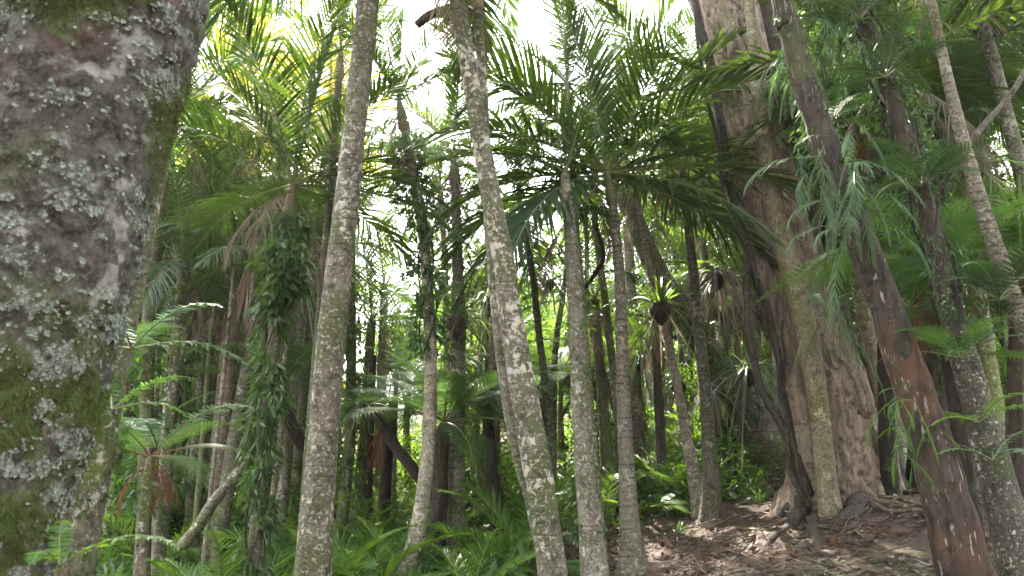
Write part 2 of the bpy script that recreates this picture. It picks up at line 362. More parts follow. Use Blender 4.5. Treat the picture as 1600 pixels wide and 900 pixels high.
def fernfrond(L=1.4, pairs=24, plen=.34, elev=35, bend=50, seed=0, sub=11, droop=.12, side=0, pw=.030, rr=.009):
    """lacy twice-divided frond"""
    r = np.random.default_rng(seed); mb = MB()
    s, P, T = rachis(L, R(elev), R(bend), R(side)); tube(mb, P, rr * (1 - .85 * s) + .001, 4, mi=1, cap=False)
    u = np.repeat(np.linspace(.14, .985, pairs), 2); sg = np.tile([1., -1.], pairs); n = len(u)
    B = np.stack([np.interp(u, s, P[:, k]) for k in range(3)], -1); Tt = nrm(np.stack([np.interp(u, s, T[:, k]) for k in range(3)], -1))
    S = nrm(np.cross(np.array([0, 0, 1.]) * np.ones((n, 1)), Tt)); Nn = np.cross(Tt, S)
    x = (u - .14) / .86
    l = plen * np.clip(.45 + 2.0 * x, 0, 1) * np.clip(1.02 - np.clip(x - .3, 0, 1) ** 1.2 / .68, .06, 1) * r.uniform(.92, 1.05, n)
    a = R(75) - R(25) * x
    d = nrm(Tt * np.cos(a)[:, None] + S * (sg * np.sin(a))[:, None] + Nn * .12)
    W = nrm(Tt - (Tt * d).sum(1)[:, None] * d)
    strips(mb, B, d, W, l, np.full(n, .006), np.full(n, droop), prof=((0, 1), (.5, 1), (1, .2)))
    # pinnules
    uu = np.linspace(.08, .97, sub); q = np.repeat(np.arange(n), sub * 2); ut = np.tile(np.repeat(uu, 2), n); s2 = np.tile(np.tile([1., -1.], sub), n)
    c = B[q] + d[q] * (l[q] * ut)[:, None] + np.array([0, 0, -1.]) * (l[q] * droop * ut ** 2)[:, None]
    pl = pw * 1.25 * (1.05 - .85 * ut) * np.clip(l[q] / plen, .35, 1)
    dd = nrm(W[q] * s2[:, None] + d[q] * .45)
    W2 = nrm(d[q] - (d[q] * dd).sum(1)[:, None] * dd)
    strips(mb, c, dd, W2, pl, np.full(len(q), 1.0) * l[q] / sub * .82, np.full(len(q), .15), prof=((0, 1), (1, .25)))
    return mb
def simplefern(L=.7, pairs=26, plen=.10, elev=50, bend=70, seed=0, wid=.022, droop=.2, side=0):
    return pinnate(L, pairs, plen, wid, elev, bend, side, droop, 5, .12, seed, 82, 55, 6, .005, .02)
def rosette(n=40, L=.8, wid=.035, e0=75, e1=-10, droop=.7, seed=0, dead=6, spread=.05):
    r = np.random.default_rng(seed); mb = MB()
    for mi, k, lo, hi, dr in ((0, n, e1, e0, droop), (1, dead, -75, -25, .25)):
        if k == 0: continue
        az = r.uniform(0, 2 * math.pi, k); el = np.radians(r.uniform(lo, hi, k))
        d = np.stack([np.cos(az) * np.cos(el), np.sin(az) * np.cos(el), np.sin(el)], -1)
        base = np.stack([np.cos(az), np.sin(az), 0 * az], -1) * spread * r.uniform(0.3, 1, k)[:, None] + [0, 0, .02]
        W = nrm(np.cross(d, [0, 0, 1.]) + 1e-5)
        tw = r.normal(0, .35, k); W = nrm(W * np.cos(tw)[:, None] + np.cross(d, W) * np.sin(tw)[:, None])
        Lh = L * r.uniform(.6, 1.12, k)
        strips(mb, base, d, W, Lh, wid * r.uniform(.7, 1.1, k), dr * r.uniform(.5, 1.4, k), prof=((0, .8), (.2, 1), (.4, .95), (.6, .8), (.8, .5), (1, .05)), mi=mi)
    return mb
def leaves(mb, C, size, rg, down=0.0, asp=.45, mi=0, out=None):
    """pointed leaves at points C; two bent quads each"""
    n = len(C); d = nrm(rg.normal(size=(n, 3)) + np.array([0, 0, -down]) + (0 if out is None else out))
    W = nrm(np.cross(d, rg.normal(size=(n, 3)))); L = size * rg.uniform(.6, 1.3, n)
    strips(mb, C, d, W, L, L * asp, np.full(n, .15), prof=((0, .25), (.4, 1), (1, .05)), mi=mi)
def leafblob(n=2500, rad=(1, 1, .8), clumps=26, size=.09, seed=0, asp=.45, cr=.30, down=.3):
    r = np.random.default_rng(seed); mb = MB(); rad = np.array(rad)
    c = nrm(r.normal(size=(clumps, 3))) * (r.random((clumps, 1)) ** .45) * rad
    k = r.integers(0, clumps, n); cs = cr * r.uniform(.5, 1.3, clumps)
    P = c[k] + r.normal(size=(n, 3)) * (cs[k] * .5)[:, None] * np.array([1, 1, .6]) * rad.mean()
    leaves(mb, P, size, r, down, asp)
    for j in range(clumps):     # twigs feeding the clumps
        Q = spline([np.array([0, 0, -rad[2] * .7]), c[j] * .5 + r.normal(size=3) * .08, c[j]], 6)
        tube(mb, Q, np.linspace(.018, .004, 6), 3, mi=1, cap=False)
    return mb

# ------------------------------------------------------------------ frond library (shared mesh data)
LIB = {}
def lib(key, builder, mats): 
    if key not in LIB: mb = builder(); LIB[key] = (mb, {}, mats)
    mb, cache, mats0 = LIB[key]
    return mb, mats0
def libdata(key, mats=None):
    mb, cache, m0 = LIB[key]; mats = mats or m0; k = tuple(m.name for m in mats)
    if k not in cache: cache[k] = mb.data('frond', list(mats))
    return cache[k]
ELEVS = [84, 70, 56, 40, 22, 2, -18]
for i, e in enumerate(ELEVS):
    for v in range(2):
        bend = (10, 22, 34, 44, 50, 50, 42)[i] + (-5, 8)[v]
        lib(('palm', i, v), lambda: pinnate(2.25, 44, .74, .038, e, bend, (-10, 12)[v], .12 + .05 * i, 26 - 3 * i, .10, 10 * i + v, 66, 24, 14, .016, .05), (M['palm_leaf'], M['rachis']))
        lib(('palmlo', i, v), lambda: pinnate(2.25, 32, .66, .034, e, bend, (-10, 12)[v], .15 + .06 * i, 24 - 3 * i, .12, 10 * i + v + 200), (M['palm_leaf'], M['rachis']))
for v in range(3):
    lib(('deadfrond', v), lambda: pinnate(1.9, 34, .5, .022, -35 - 12 * v, 50, 10 * (v - 1), .9, 0, .2, 77 + v, 60, 30, 40, .012, .2), (M['dead'], M['dead']))
    lib(('treefern', v), lambda: fernfrond(1.9, 30, .42, (48, 30, 14)[v], (62, 58, 50)[v], 31 + v, 12, .15, (8, -8, 0)[v], .040), (M['fern'], M['rachis']))
    lib(('lacy', v), lambda: fernfrond(.95, 22, .22, (55, 35, 15)[v], (70, 60, 55)[v], 61 + v, 9, .15, (12, -12, 0)[v], .026, .006), (M['fern_bright'], M['rachis']))
    lib(('seedling', v), lambda: pinnate(1.35, 34, .44, .024, (72, 52, 34)[v], (58, 66, 60)[v], (10, -12, 4)[v], .25, 18, .2, 91 + v, 55, 22, 25, .009), (M['palm_leaf_young'], M['rachis']))
    lib(('fern', v), lambda: simplefern(.75, 28, .13, (62, 42, 22)[v], (75, 65, 55)[v], 111 + v, .022, .2, (12, -10, 3)[v]), (M['fern'], M['rachis']))
for v in range(4):
    lib(('blob', v), lambda: leafblob(2600, (1, 1, .85), 30, .11, 130 + v), (M['broad'], M['dark_bark']))
    lib(('blobfine', v), lambda: leafblob(3200, (1, 1, .85), 36, .07, 150 + v, .4, .28), (M['broad'], M['dark_bark']))
    lib(('rosette', v), lambda: rosette(54, .95, .036, 85, 0, .55 + .12 * v, 170 + v, 10), (M['strap'], M['dead']))
    lib(('rosdroop', v), lambda: rosette(60, 1.0, .034, 60, -40, .9 + .1 * v, 180 + v, 16), (M['strap_pale'], M['dead']))

def zalign(axis, amt=1.0):
    a = Vector(axis).normalized(); q = Vector((0, 0, 1)).rotation_difference(a)
    return Quaternion((1, 0, 0, 0)).slerp(q, amt).to_matrix().to_4x4()
def crown_spec(n, rg, e_lo=-18, e_hi=84, az0=None, azs=None):
    if azs: return [(int(np.argmin([abs(e - x) for x in ELEVS])), j % 2, R(a), c) for j, (a, e, c) in enumerate(azs)]
    out = []
    for i in range(n):
        f = i / max(n - 1, 1); e = e_hi + (e_lo - e_hi) * f ** 1.05 + rg.normal(0, 4)
        k = int(np.argmin([abs(e - x) for x in ELEVS])); az = (az0 or 0) + i * 2.39996 + rg.normal(0, .15)
        out.append((k, int(rg.integers(0, 2)), az, rg.uniform(.86, 1.1)))
    return out
def crown_parts(root, top, axis, n=15, scale=1.0, rg=RNG, mats=None, dead=2, e_lo=-6, e_hi=84, lo=False, az0=0, tilt=.7, azs=None):
    Rz = zalign(axis, tilt)
    for k, v, az, sc in crown_spec(n, rg, e_lo, e_hi, az0, azs):
        dz = (az + math.pi / 2 + math.pi) % (2 * math.pi) - math.pi
        if k >= 3 and abs(dz) < R(38) and not azs: az += R(70) * (1 if dz >= 0 else -1)
        key = ('palmlo' if lo else 'palm', k, v)
        Mx = Matrix.Translation(Vector(top)) @ Rz @ Matrix.Rotation(az, 4, 'Z') @ Matrix.Rotation(rg.normal(0, .10), 4, 'X') @ Matrix.Scale(sc * scale, 4)
        link('frond', libdata(key, mats), root, mat=Mx)
    for j in range(dead):
        Mx = Matrix.Translation(Vector(top) - Vector((0, 0, .05))) @ Rz @ Matrix.Rotation(rg.uniform(0, 6.28), 4, 'Z') @ Matrix.Scale(rg.uniform(.6, .95) * scale, 4)
        link('dead_frond', libdata(('deadfrond', j % 3)), root, mat=Mx)
def crown_mesh(n, seed, lo=True, dead=3, e_lo=-18, e_hi=84):
    rg = np.random.default_rng(seed); mb = MB()
    for k, v, az, sc in crown_spec(n, rg, e_lo, e_hi): mb.merge(LIB[('palmlo' if lo else 'palm', k, v)][0], Matrix.Rotation(az, 4, 'Z') @ Matrix.Rotation(rg.normal(0, .1), 4, 'X') @ Matrix.Scale(sc, 4))
    for j in range(dead):
        d = LIB[('deadfrond', j % 3)][0]; c = MB(); c.merge(d); c.m = [m * 0 + 2 for m in c.m]
        mb.merge(c, Matrix.Rotation(rg.uniform(0, 6.28), 4, 'Z') @ Matrix.Scale(.8, 4))
    return mb

def palm_disp(seed, rings=.018, lump=.05, flare=.0, fh=.35, roots=0.0):
    def f(s, th, P, rr):
        Q = P.reshape(-1, 3)
        n = (fbm(Q, 5.0, 4, seed).reshape(s.shape) - .5) * 2 * lump
        rn = vnoise(np.stack([s.ravel() * 9, 0 * s.ravel(), 0 * s.ravel() + seed], -1), 1.0, seed).reshape(s.shape)
        out = 1 + n + rings * (np.abs(np.sin(s * 42 + rn * 5)) - .5)
        fl = np.exp(-s / fh)
        out = out + flare * fl * (1 + roots * np.sin(th * 9 + 3 * rn))
        return out
    return f

HERO = []      # (px at mid height, phrase) landmarks for labels
def trunk_path(pts, Y, extend_top=0.0, Ytop=None, sink=.25):
    """pixel polyline bottom->top with widths, at depth Y -> world points and radii, base carried down to the ground"""
    W = []; k = len(pts)
    for i, (px, py, wd) in enumerate(pts):
        yy = Y if Ytop is None else Y + (Ytop - Y) * i / (k - 1)
        p, t = at(px, py, yy); W.append([*p, wd / 2 / FPX * t])
    W = np.array(W)
    # down to the ground
    d = W[0, :3] - W[1, :3]; d = d / max(-d[2], 1e-3)
    d[:2] = np.clip(d[:2], -.45, .45); p = W[0, :3].copy(); g = tz(p[0], p[1])
    if p[2] > g + .03:
        for _ in range(6):
            h = p[2] - g; q = p + d * h * .85; g = tz(q[0], q[1])
        h = p[2] - g; q = p + d * h * .7; q[2] = g
        W = np.vstack([[*q, W[0, 3] * 1.08], W])
    else:
        W[0, 2] = g
    if extend_top > 0:
        d = W[-1, :3] - W[-2, :3]; d /= np.linalg.norm(d); d = nrm(d + np.array([0, 0, .5]))
        W = np.vstack([W, [*(W[-1, :3] + d * extend_top), W[-1, 3] * .85]])
    return W
def make_trunk(W, seed=0, ds=.045, sides=20, flare=.25, rings=.018, lump=.05, fh=.3, roots=.0, sink=.25):
    base = W[0, :3].copy(); P4 = W.copy(); P4[:, :3] -= base
    P4 = np.vstack([[P4[0, 0], P4[0, 1], P4[0, 2] - sink, P4[0, 3] * 1.05], P4])
    L = np.linalg.norm(np.diff(P4[:, :3], axis=0), axis=1).sum()
    S = spline(P4, max(8, int(L / ds)))
    mb = MB(); dsp = palm_disp(seed, rings, lump, flare, fh, roots)
    tube(mb, S[:, :3], np.maximum(S[:, 3], .004), sides, lambda s, th, P, rr: dsp(np.maximum(s - sink, 0), th, P, rr))
    return base, mb, S

def palm(label, pts, Y, mat='palm_bark', crown=None, extend=0.0, Ytop=None, seed=1, cat='palm tree', name='palm_tree', flare=.3, ds=.045, sides=20, group=None,
         shaft=True, hero=None, wf=.78, upper=None, lump=.05, rings=.018, roots=.0, fh=.3):
    pts = [(a, b, c * wf) for a, b, c in pts]; W = trunk_path(pts, Y, extend, Ytop); base, mb, S = make_trunk(W, seed, ds, sides, flare, rings, lump, fh, roots)
    root = empty(name, base, label, cat, group)
    if upper:      # the bark is another one above this height
        F = mb.f[0]; zc = mb.v[0][F[:, 0], 2] + base[2]; mb.m[0] = (zc + 1.5 * (fbm(mb.v[0][F[:, 0]] * [1, 1, .45], 9, 3, 3) - .5) > upper[0]).astype(int)
    link('trunk', mb.data('trunk', [M[mat]] + ([M[upper[1]]] if upper else []), True), root)
    top = S[-1, :3]; ax = nrm(S[-1, :3] - S[-4, :3])
    if crown is not None:
        if shaft:
            r0 = S[-1, 3]; h = max(.45, r0 * 6); c = MB()
            P = np.array([top - ax * .02 + ax * h * t for t in np.linspace(0, 1, 9)])
            tube(c, P, r0 * np.array([1.02, 1.35, 1.45, 1.35, 1.2, 1.05, .9, .75, .5]), 14)
            link('crownshaft', c.data('crownshaft', M['crownshaft'], True), root); top = top + ax * h * .9
        rg = np.random.default_rng(seed + 500); kw = dict(crown)
        crown_parts(root, top, ax, rg=rg, **kw)
    if hero: HERO.append((pts[len(pts) // 2][0], hero))
    return root, S, base

# ------------------------------------------------------------------ the ground
def growing(a, b, step, far, g=1.25):
    c = np.arange(a, b, step); lo = []; x = a; s = step
    while x > -far: s *= g; x -= s; lo.append(x)
    hi = []; x = c[-1]; s = step
    while x < far: s *= g; x += s; hi.append(x)
    return np.array(lo[::-1] + list(c) + hi)
gx = growing(-6, 11, .07, 400); gy = growing(2.5, 17, .07, 500)
X, Yg = np.meshgrid(gx, gy); Z = terrain(X, Yg)
fine = (X > -6) & (X < 11) & (Yg < 17) & (Yg > 2.5)
PP = np.stack([X, Yg, 0 * X], -1).reshape(-1, 3)
Z = Z + fine * ((fbm(PP, 7, 3, 9) - .5) * .07).reshape(X.shape)
g_ = MB(); nx = len(gx); ny = len(gy)
i = np.arange(ny - 1)[:, None] * nx; j = np.arange(nx - 1)[None, :]
g_.add(np.stack([X, Yg, Z], -1).reshape(-1, 3), np.stack([i + j, i + j + 1, i + nx + j + 1, i + nx + j], -1).reshape(-1, 4))
tag(link('ground', g_.data('ground', M['ground'], True)), kind='structure')

# leaf litter and fallen twigs on the bare dirt
def litter(name, n, size, asp, mats, seed, region, lift=.012, label=''):
    r = np.random.default_rng(seed); mb = MB()
    x = r.uniform(region[0], region[1], n); y = region[2] + (region[3] - region[2]) * r.random(n) ** 1.4
    keep = fbm(np.stack([x, y, 0 * x], -1), 1.3, 3, seed) > .42; x = x[keep]; y = y[keep]; n = len(x)
    z = terrain(x, y) + (fbm(np.stack([x, y, 0 * x], -1), 7, 3, 9) - .5) * .07 + lift
    az = r.uniform(0, 6.28, n); d = nrm(np.stack([np.cos(az), np.sin(az), r.normal(0.05, .22, n)], -1)); W = nrm(np.cross(d, [0, 0, 1.]) + r.normal(0, .25, (n, 3)))
    L = size * r.uniform(.4, 1.5, n)
    k = r.integers(0, len(mats), n)
    for mi in range(len(mats)):
        q = k == mi; strips(mb, np.stack([x, y, z], -1)[q], d[q], W[q], L[q], L[q] * asp, r.normal(.05, .15, q.sum()), prof=((0, .3), (.3, 1), (.65, .8), (1, .1)), mi=mi)
    tag(link(name, mb.data(name, mats)), kind='stuff')
litter('leaf_litter', 38000, .085, .36, [M['dead'], M['dead_pink'], M['dead_grey'], M['dead_pink']], 21, (-1.0, 11, 4.5, 16))
litter('bark_litter', 4200, .17, .22, [M['dead'], M['dead_pink'], M['rust']], 27, (-1.0, 11, 4.5, 16), .02)
litter('twig_litter', 5000, .28, .045, [M['dead'], M['dead_grey']], 22, (-1.0, 11, 4.5, 15), .02)
# ------------------------------------------------------------------ the foreground trunk, close to the lens
def foreground_tree():
    pts = [(-112, 900, 325), (-55, 740, 315), (8, 560, 292), (58, 400, 286), (108, 230, 268), (143, 110, 268), (172, 0, 276)]
    Y = 1.95; W = []
    for px, py, wd in pts:
        p, t = at(px, py, Y); W.append([*p, wd / 2 / FPX * t])
    W = np.array(W); d = W[0, :3] - W[1, :3]; d /= -d[2]
    g = tz(W[0, 0], W[0, 1]); low = W[0].copy(); low[:3] = W[0, :3] + d * (W[0, 2] - g) * .9; low[2] = g; low[3] *= 1.12
    mid = (low + W[0]) / 2; mid[3] = W[0, 3] * 1.03
    up = W[-1, :3] - W[-2, :3]; up /= np.linalg.norm(up)
    tops = [np.array([*(W[-1, :3] + up * k), W[-1, 3] * (1 - .06 * k)]) for k in (.6, 2, 4.5, 7)]
    base = low[:3].copy(); allp = np.vstack([low, mid, W, tops]); allp[:, :3] -= base; allp = np.vstack([[*(allp[0, :3] - [0, 0, .25]), low[3]], allp])
    S = spline(allp, 1500)
    z = S[:, 2] + base[2]; vis = (z > 1.0) & (z < 3.1)
    keep = vis | (np.arange(1500) % 12 == 0); S = S[keep]; sides = 420
    def disp(s, th, P, rr):
        Q = (P + base).reshape(-1, 3)
        big = fbm(Q, 3.2, 3, 41) - .5; med = fbm(Q, 13, 4, 42) - .5; fine_ = fbm(Q, 55, 3, 43) - .5
        ridge = 1 - np.abs(fbm(Q * [1, 1, .5], 8, 3, 44) * 2 - 1)
        L, Mo, _ = masks(Q)
        lob = fbm(Q, 70, 3, 45)
        out = 1 + .11 * big + .075 * med + .030 * fine_ - .035 * sstep(ridge, .86, .98) + L * (.022 + .040 * (lob - .45)) + Mo * .03
        return out.reshape(s.shape)
    def masks(Q):
        low_ = sstep(-Q[:, 2], -2.0, -1.6) * sstep(fbm(Q, 5, 3, 50), .28, .5)
        hi = sstep(fbm(Q, 3.4, 4, 51), .52, .60) * sstep(Q[:, 2], 2.05, 2.45)
        Mo = np.clip(np.maximum(low_ * sstep(fbm(Q, 16, 3, 61), .36, .56), hi * .9), 0, 1)
        a = fbm(Q, 6.5, 3, 52) * .55 + fbm(Q, 34, 4, 53, .62) * .65
        L = sstep(a, .615, .66) * (1 - Mo) * (.35 + .65 * sstep(fbm(Q, 2.6, 2, 58), .42, .56))
        r = fbm(Q, 5.5, 3, 54) * .6 + fbm(Q, 40, 3, 55) * .5
        Rd = sstep(r, .60, .64) * sstep(Q[:, 2], 2.2, 2.5) * (1 - Mo)
        return L, Mo, Rd
    mb = MB(); tube(mb, S[:, :3], S[:, 3], sides, disp)
    root = empty('broad_trunked_tree', base, 'huge nearest trunk crusted with grey lichen and green moss, cut by the photo edge', 'tree')
    m, nt, out = newmat('lichen_bark')
    at_ = N(nt, 'ShaderNodeAttribute', attribute_name='cover'); sp = N(nt, 'ShaderNodeSeparateColor'); nt.links.new(at_.outputs['Color'], sp.inputs[0])
    tcd = N(nt, 'ShaderNodeTexCoord'); v = tcd.outputs['Object']
    f1 = noise(nt, v, 90, 6, .7); f2 = noise(nt, v, 18, 5, .65); f3 = noise(nt, v, 260, 3, .7)
    col = mixc(nt, rng(nt, f2, .36, .62), (.024, .022, .017), (.088, .081, .066))
    col = mixc(nt, rng(nt, f1, .45, .68), col, (.13, .115, .092))
    col = mixc(nt, rng(nt, f3, .58, .66), col, (.035, .026, .020))
    pale = rng(nt, noise(nt, v, 8, 4, .6), .58, .66); col = mixc(nt, mth(nt, 'MULTIPLY', pale, .7), col, (.34, .325, .295))
    lc = mixc(nt, f1, (.085, .10, .085), (.32, .345, .305)); lc = mixc(nt, rng(nt, f2, .5, .62), lc, (.36, .37, .33))
    col = mixc(nt, sp.outputs[0], col, lc)
    col = mixc(nt, sp.outputs[2], col, mixc(nt, f1, (.05, .033, .026), (.13, .095, .08)))
    col = mixc(nt, sp.outputs[1], col, mixc(nt, f3, (.030, .042, .012), (.11, .13, .04)))
    b = N(nt, 'ShaderNodeBsdfPrincipled'); nt.links.new(col, b.inputs['Base Color']); b.inputs['Roughness'].default_value = .85; b.inputs['Specular IOR Level'].default_value = .25
    bp = N(nt, 'ShaderNodeBump'); bp.inputs['Strength'].default_value = .8; bp.inputs['Distance'].default_value = .006
    nt.links.new(mth(nt, 'ADD', f1, f3), bp.inputs['Height']); nt.links.new(bp.outputs[0], b.inputs['Normal']); nt.links.new(b.outputs[0], out.inputs[0])
    me = mb.data('trunk', m, True)
    V = np.concatenate(mb.v) + base; L, Mo, Rd = masks(V)
    ca = me.color_attributes.new('cover', 'FLOAT_COLOR', 'POINT'); ca.data.foreach_set('color', np.stack([L, Mo, Rd, L * 0 + 1], -1).astype(np.float32).ravel())
    link('trunk', me, root)
    # loose lichen lobes and moss tufts standing off the bark
    r = np.random.default_rng(5); vv = (V[:, 2] > 1.05) & (V[:, 2] < 3.0) & (V[:, 1] < 2.1); idx = np.where(vv)[0]
    ax = np.array([np.interp(V[:, 2], S[:, 2] + base[2], S[:, k] + base[k]) for k in (0, 1)]).T
    nor = nrm(np.concatenate([V[:, :2] - ax, np.zeros((len(V), 1))], 1))
    lm = M['lichen_leaf'] = leafmat('lichen_leaf', (.10, .12, .10), (.30, .33, .28), (.2, .22, .2), .1, .8, .2, (.12, .085, .06), .12)
    mm = M['moss_leaf'] = leafmat('moss_leaf', (.045, .065, .015), (.11, .14, .04), (.14, .2, .04), .3, .8, .2)
    pl = idx[r.random(len(idx)) < L[idx] * .9]; pl = r.choice(pl, min(9000, len(pl)), replace=False); n = len(pl)
    mb = MB(); C = V[pl] - base + nor[pl] * .003; q = nrm(r.normal(size=(n, 3))); t = nrm(np.cross(nor[pl], q)); bb = np.cross(nor[pl], t)
    k = 7; th = np.linspace(0, 6.283, k, endpoint=False); rad = r.uniform(.0022, .0065, n)
    ring = C[:, None] + (t[:, None] * np.cos(th)[None, :, None] + bb[:, None] * np.sin(th)[None, :, None]) * (rad[:, None] * r.uniform(.5, 1.25, (n, k)))[..., None] + nor[pl][:, None] * (r.uniform(.0, .0035, (n, k)))[..., None]
    VV = np.concatenate([C[:, None], ring], 1); j = np.arange(k); F = np.stack([0 * j, 1 + j, 1 + (j + 1) % k], -1)[None] + (np.arange(n) * (k + 1))[:, None, None]
    mb.add(VV.reshape(-1, 3), F.reshape(-1, 3)); tag(link('lichen', mb.data('lichen', lm), root), kind='stuff')
    pl = idx[r.random(len(idx)) < Mo[idx] * .9]; pl = r.choice(pl, min(14000, len(pl)), replace=False); mb = MB(); n = len(pl)
    d = nrm(nor[pl] * .8 + r.normal(size=(n, 3)) * .6 + [0, 0, -.3]); Wd = nrm(np.cross(d, r.normal(size=(n, 3)))); L_ = r.uniform(.006, .020, n)
    strips(mb, V[pl] - base, d, Wd, L_, L_ * .22, np.full(n, .3), prof=((0, 1), (.5, .9), (1, .1))); tag(link('moss', mb.data('moss', mm), root), kind='stuff')
    # crown, above and out of the frame
    c = MB(); c.merge(LIB[('blob', 0)][0], Matrix.Translation(Vector(S[-1, :3])) @ Matrix.Scale(1.6, 4)); link('crown', c.data('crown', [M['broad'], M['dark_bark']]), root)
    HERO.append((60, 'the huge lichen trunk'))
foreground_tree()

# ------------------------------------------------------------------ palms whose trunks can be told apart
C = lambda n=14, s=1.0, **k: dict(n=n, scale=s, **k)
palm('dark mossy trunk just behind the huge lichen trunk', [(112, 900, 78), (150, 700, 70), (185, 520, 62), (225, 330, 56), (262, 150, 50)], 3.9, 'palm_bark_dark', None, 3.0, seed=11, sides=28, cat='tree', name='mossy_tree')
palm('slim green-mossed palm beside the huge lichen trunk', [(222, 900, 30), (228, 690, 27), (232, 520, 26), (240, 400, 25), (257, 255, 22)], 9.2, 'moss_bark', C(13, .95, e_lo=-10), 0.3, seed=12, hero='the green-mossed palm')
palm('thin palm with green crownshaft showing under its low fronds', [(262, 720, 17), (268, 520, 17), (276, 400, 16), (285, 335, 14)], 11.8, 'palm_bark', C(13, .95, dead=1), seed=13)
palm('dark slanting trunk left of the bare fibrous trunk', [(250, 800, 22), (270, 650, 20), (292, 530, 19), (312, 440, 16), (325, 380, 14)], 10.4, 'palm_bark_dark', C(10, .7, dead=4, e_lo=-20), seed=14)
palm('tall dark palm with backlit crown at upper left', [(300, 760, 18), (318, 560, 17), (345, 380, 15), (372, 230, 13)], 12.5, 'palm_bark_dark', C(15, 1.15, dead=3, mats=(M['palm_leaf_sunlit'], M['rachis'])), seed=15)
palm('bare fibrous brown trunk with ragged top', [(338, 800, 26), (350, 680, 25), (361, 560, 24), (371, 455, 21)], 9.6, 'rata_foot', C(8, .5, dead=8, e_hi=60, e_lo=-20), seed=16, shaft=False, hero='the bare fibrous trunk')
palm('thin pale stem leaning on the bare fibrous trunk', [(330, 760, 9), (342, 650, 9), (354, 540, 9), (360, 480, 8)], 9.4, 'palm_bark_light', None, .9, seed=17, cat='tree', name='slender_tree')
palm('palm trunk wrapped in climbing leaves below a broad dark crown', [(395, 900, 26), (408, 720, 24), (424, 560, 23), (440, 420, 21), (450, 345, 19)], 7.6, 'palm_bark_dark', C(17, .85, dead=4, az0=.4, e_lo=-2), seed=18, hero='the leaf-wrapped palm')
palm('thick spotted palm trunk rising out of the photo top', [(488, 905, 62), (496, 800, 55), (504, 700, 51), (512, 590, 49), (525, 460, 46), (540, 330, 42), (553, 210, 38), (566, 90, 37), (575, 0, 36)], 5.3, 'palm_bark_near', C(14, 1.1, e_lo=-10), 2.6, seed=19, sides=40, ds=.02, hero='the thick spotted palm', lump=.06, wf=.93)
palm('slim trunk half hidden behind the thick spotted palm', [(468, 900, 20), (484, 690, 20), (500, 500, 19), (513, 345, 18), (524, 200, 16)], 8.2, 'palm_bark_dark', C(7, .6, e_lo=30), .6, seed=20)
palm('moss-grown trunk right behind the thick spotted palm', [(534, 815, 24), (546, 700, 22), (549, 560, 20), (548, 430, 18), (550, 320, 16)], 10.5, 'moss_bark', C(8, .5), .1, seed=21)
palm('trunk with a curved leaning foot and shaggy drooping crown', [(635, 900, 38), (655, 815, 32), (669, 700, 28), (673, 560, 25), (668, 450, 23), (660, 350, 21), (646, 270, 19), (633, 205, 17)], 8.6, 'palm_bark_light', C(11, .66, dead=6, e_lo=30), seed=22, ds=.03, sides=26, hero='the curved-foot trunk', lump=.09)
palm('fluted upright trunk carrying a tuft of strap leaves', [(712, 880, 38), (713, 760, 34), (714, 640, 32), (716, 520, 30), (715, 400, 22), (711, 290, 17)], 9.6, 'palm_bark', C(12, .7, dead=6), seed=23, sides=30, hero='the fluted trunk', lump=.13, roots=.5, flare=.4)
palm('thin palm just left of the fluted trunk, dead skirt', [(700, 640, 13), (698, 540, 13), (695, 410, 12), (690, 330, 11)], 11.6, 'palm_bark_light', C(11, .75, dead=6), seed=24)
palm('long curved spotted trunk, right stem of the joined pair', [(864, 905, 54), (850, 800, 53), (834, 700, 53), (816, 600, 50), (799, 500, 45), (785, 400, 40), (766, 300, 37), (748, 200, 33), (731, 100, 31), (715, 0, 29)], 5.4, 'palm_bark_near', C(13, .75, dead=3, e_lo=-18), .35, seed=25, sides=40, ds=.02, hero='the joined pair of trunks', lump=.05, wf=.85)
palm('shorter left stem of the joined pair of trunks', [(838, 800, 36), (818, 730, 34), (800, 650, 32), (786, 560, 29), (776, 470, 27), (769, 390, 25), (764, 330, 22)], 5.62, 'palm_bark_near', C(9, .6), 1.8, seed=26, sides=30, ds=.025)
palm('slender trunk between the joined pair and the mottled trunk', [(872, 870, 18), (863, 720, 16), (853, 610, 15), (842, 520, 14), (832, 430, 13), (822, 375, 12)], 10.2, 'palm_bark_dark', C(12, .7, dead=3), seed=27)
palm('mottled mossy trunk with epiphytes in the photo centre', [(926, 860, 50), (915, 740, 42), (908, 640, 39), (903, 540, 36), (897, 440, 31), (889, 340, 23), (884, 285, 19)], 7.6, 'palm_bark', C(6, .45, e_hi=84, e_lo=30, dead=0), .1, shaft=False, seed=28, sides=36, ds=.025, hero='the mottled central trunk', lump=.08)
palm('thin dark stem close behind the mottled central trunk', [(938, 850, 24), (926, 700, 20), (916, 560, 17), (907, 440, 15), (901, 370, 14)], 8.6, 'palm_bark_dark', C(9, .8), 1.6, seed=29)
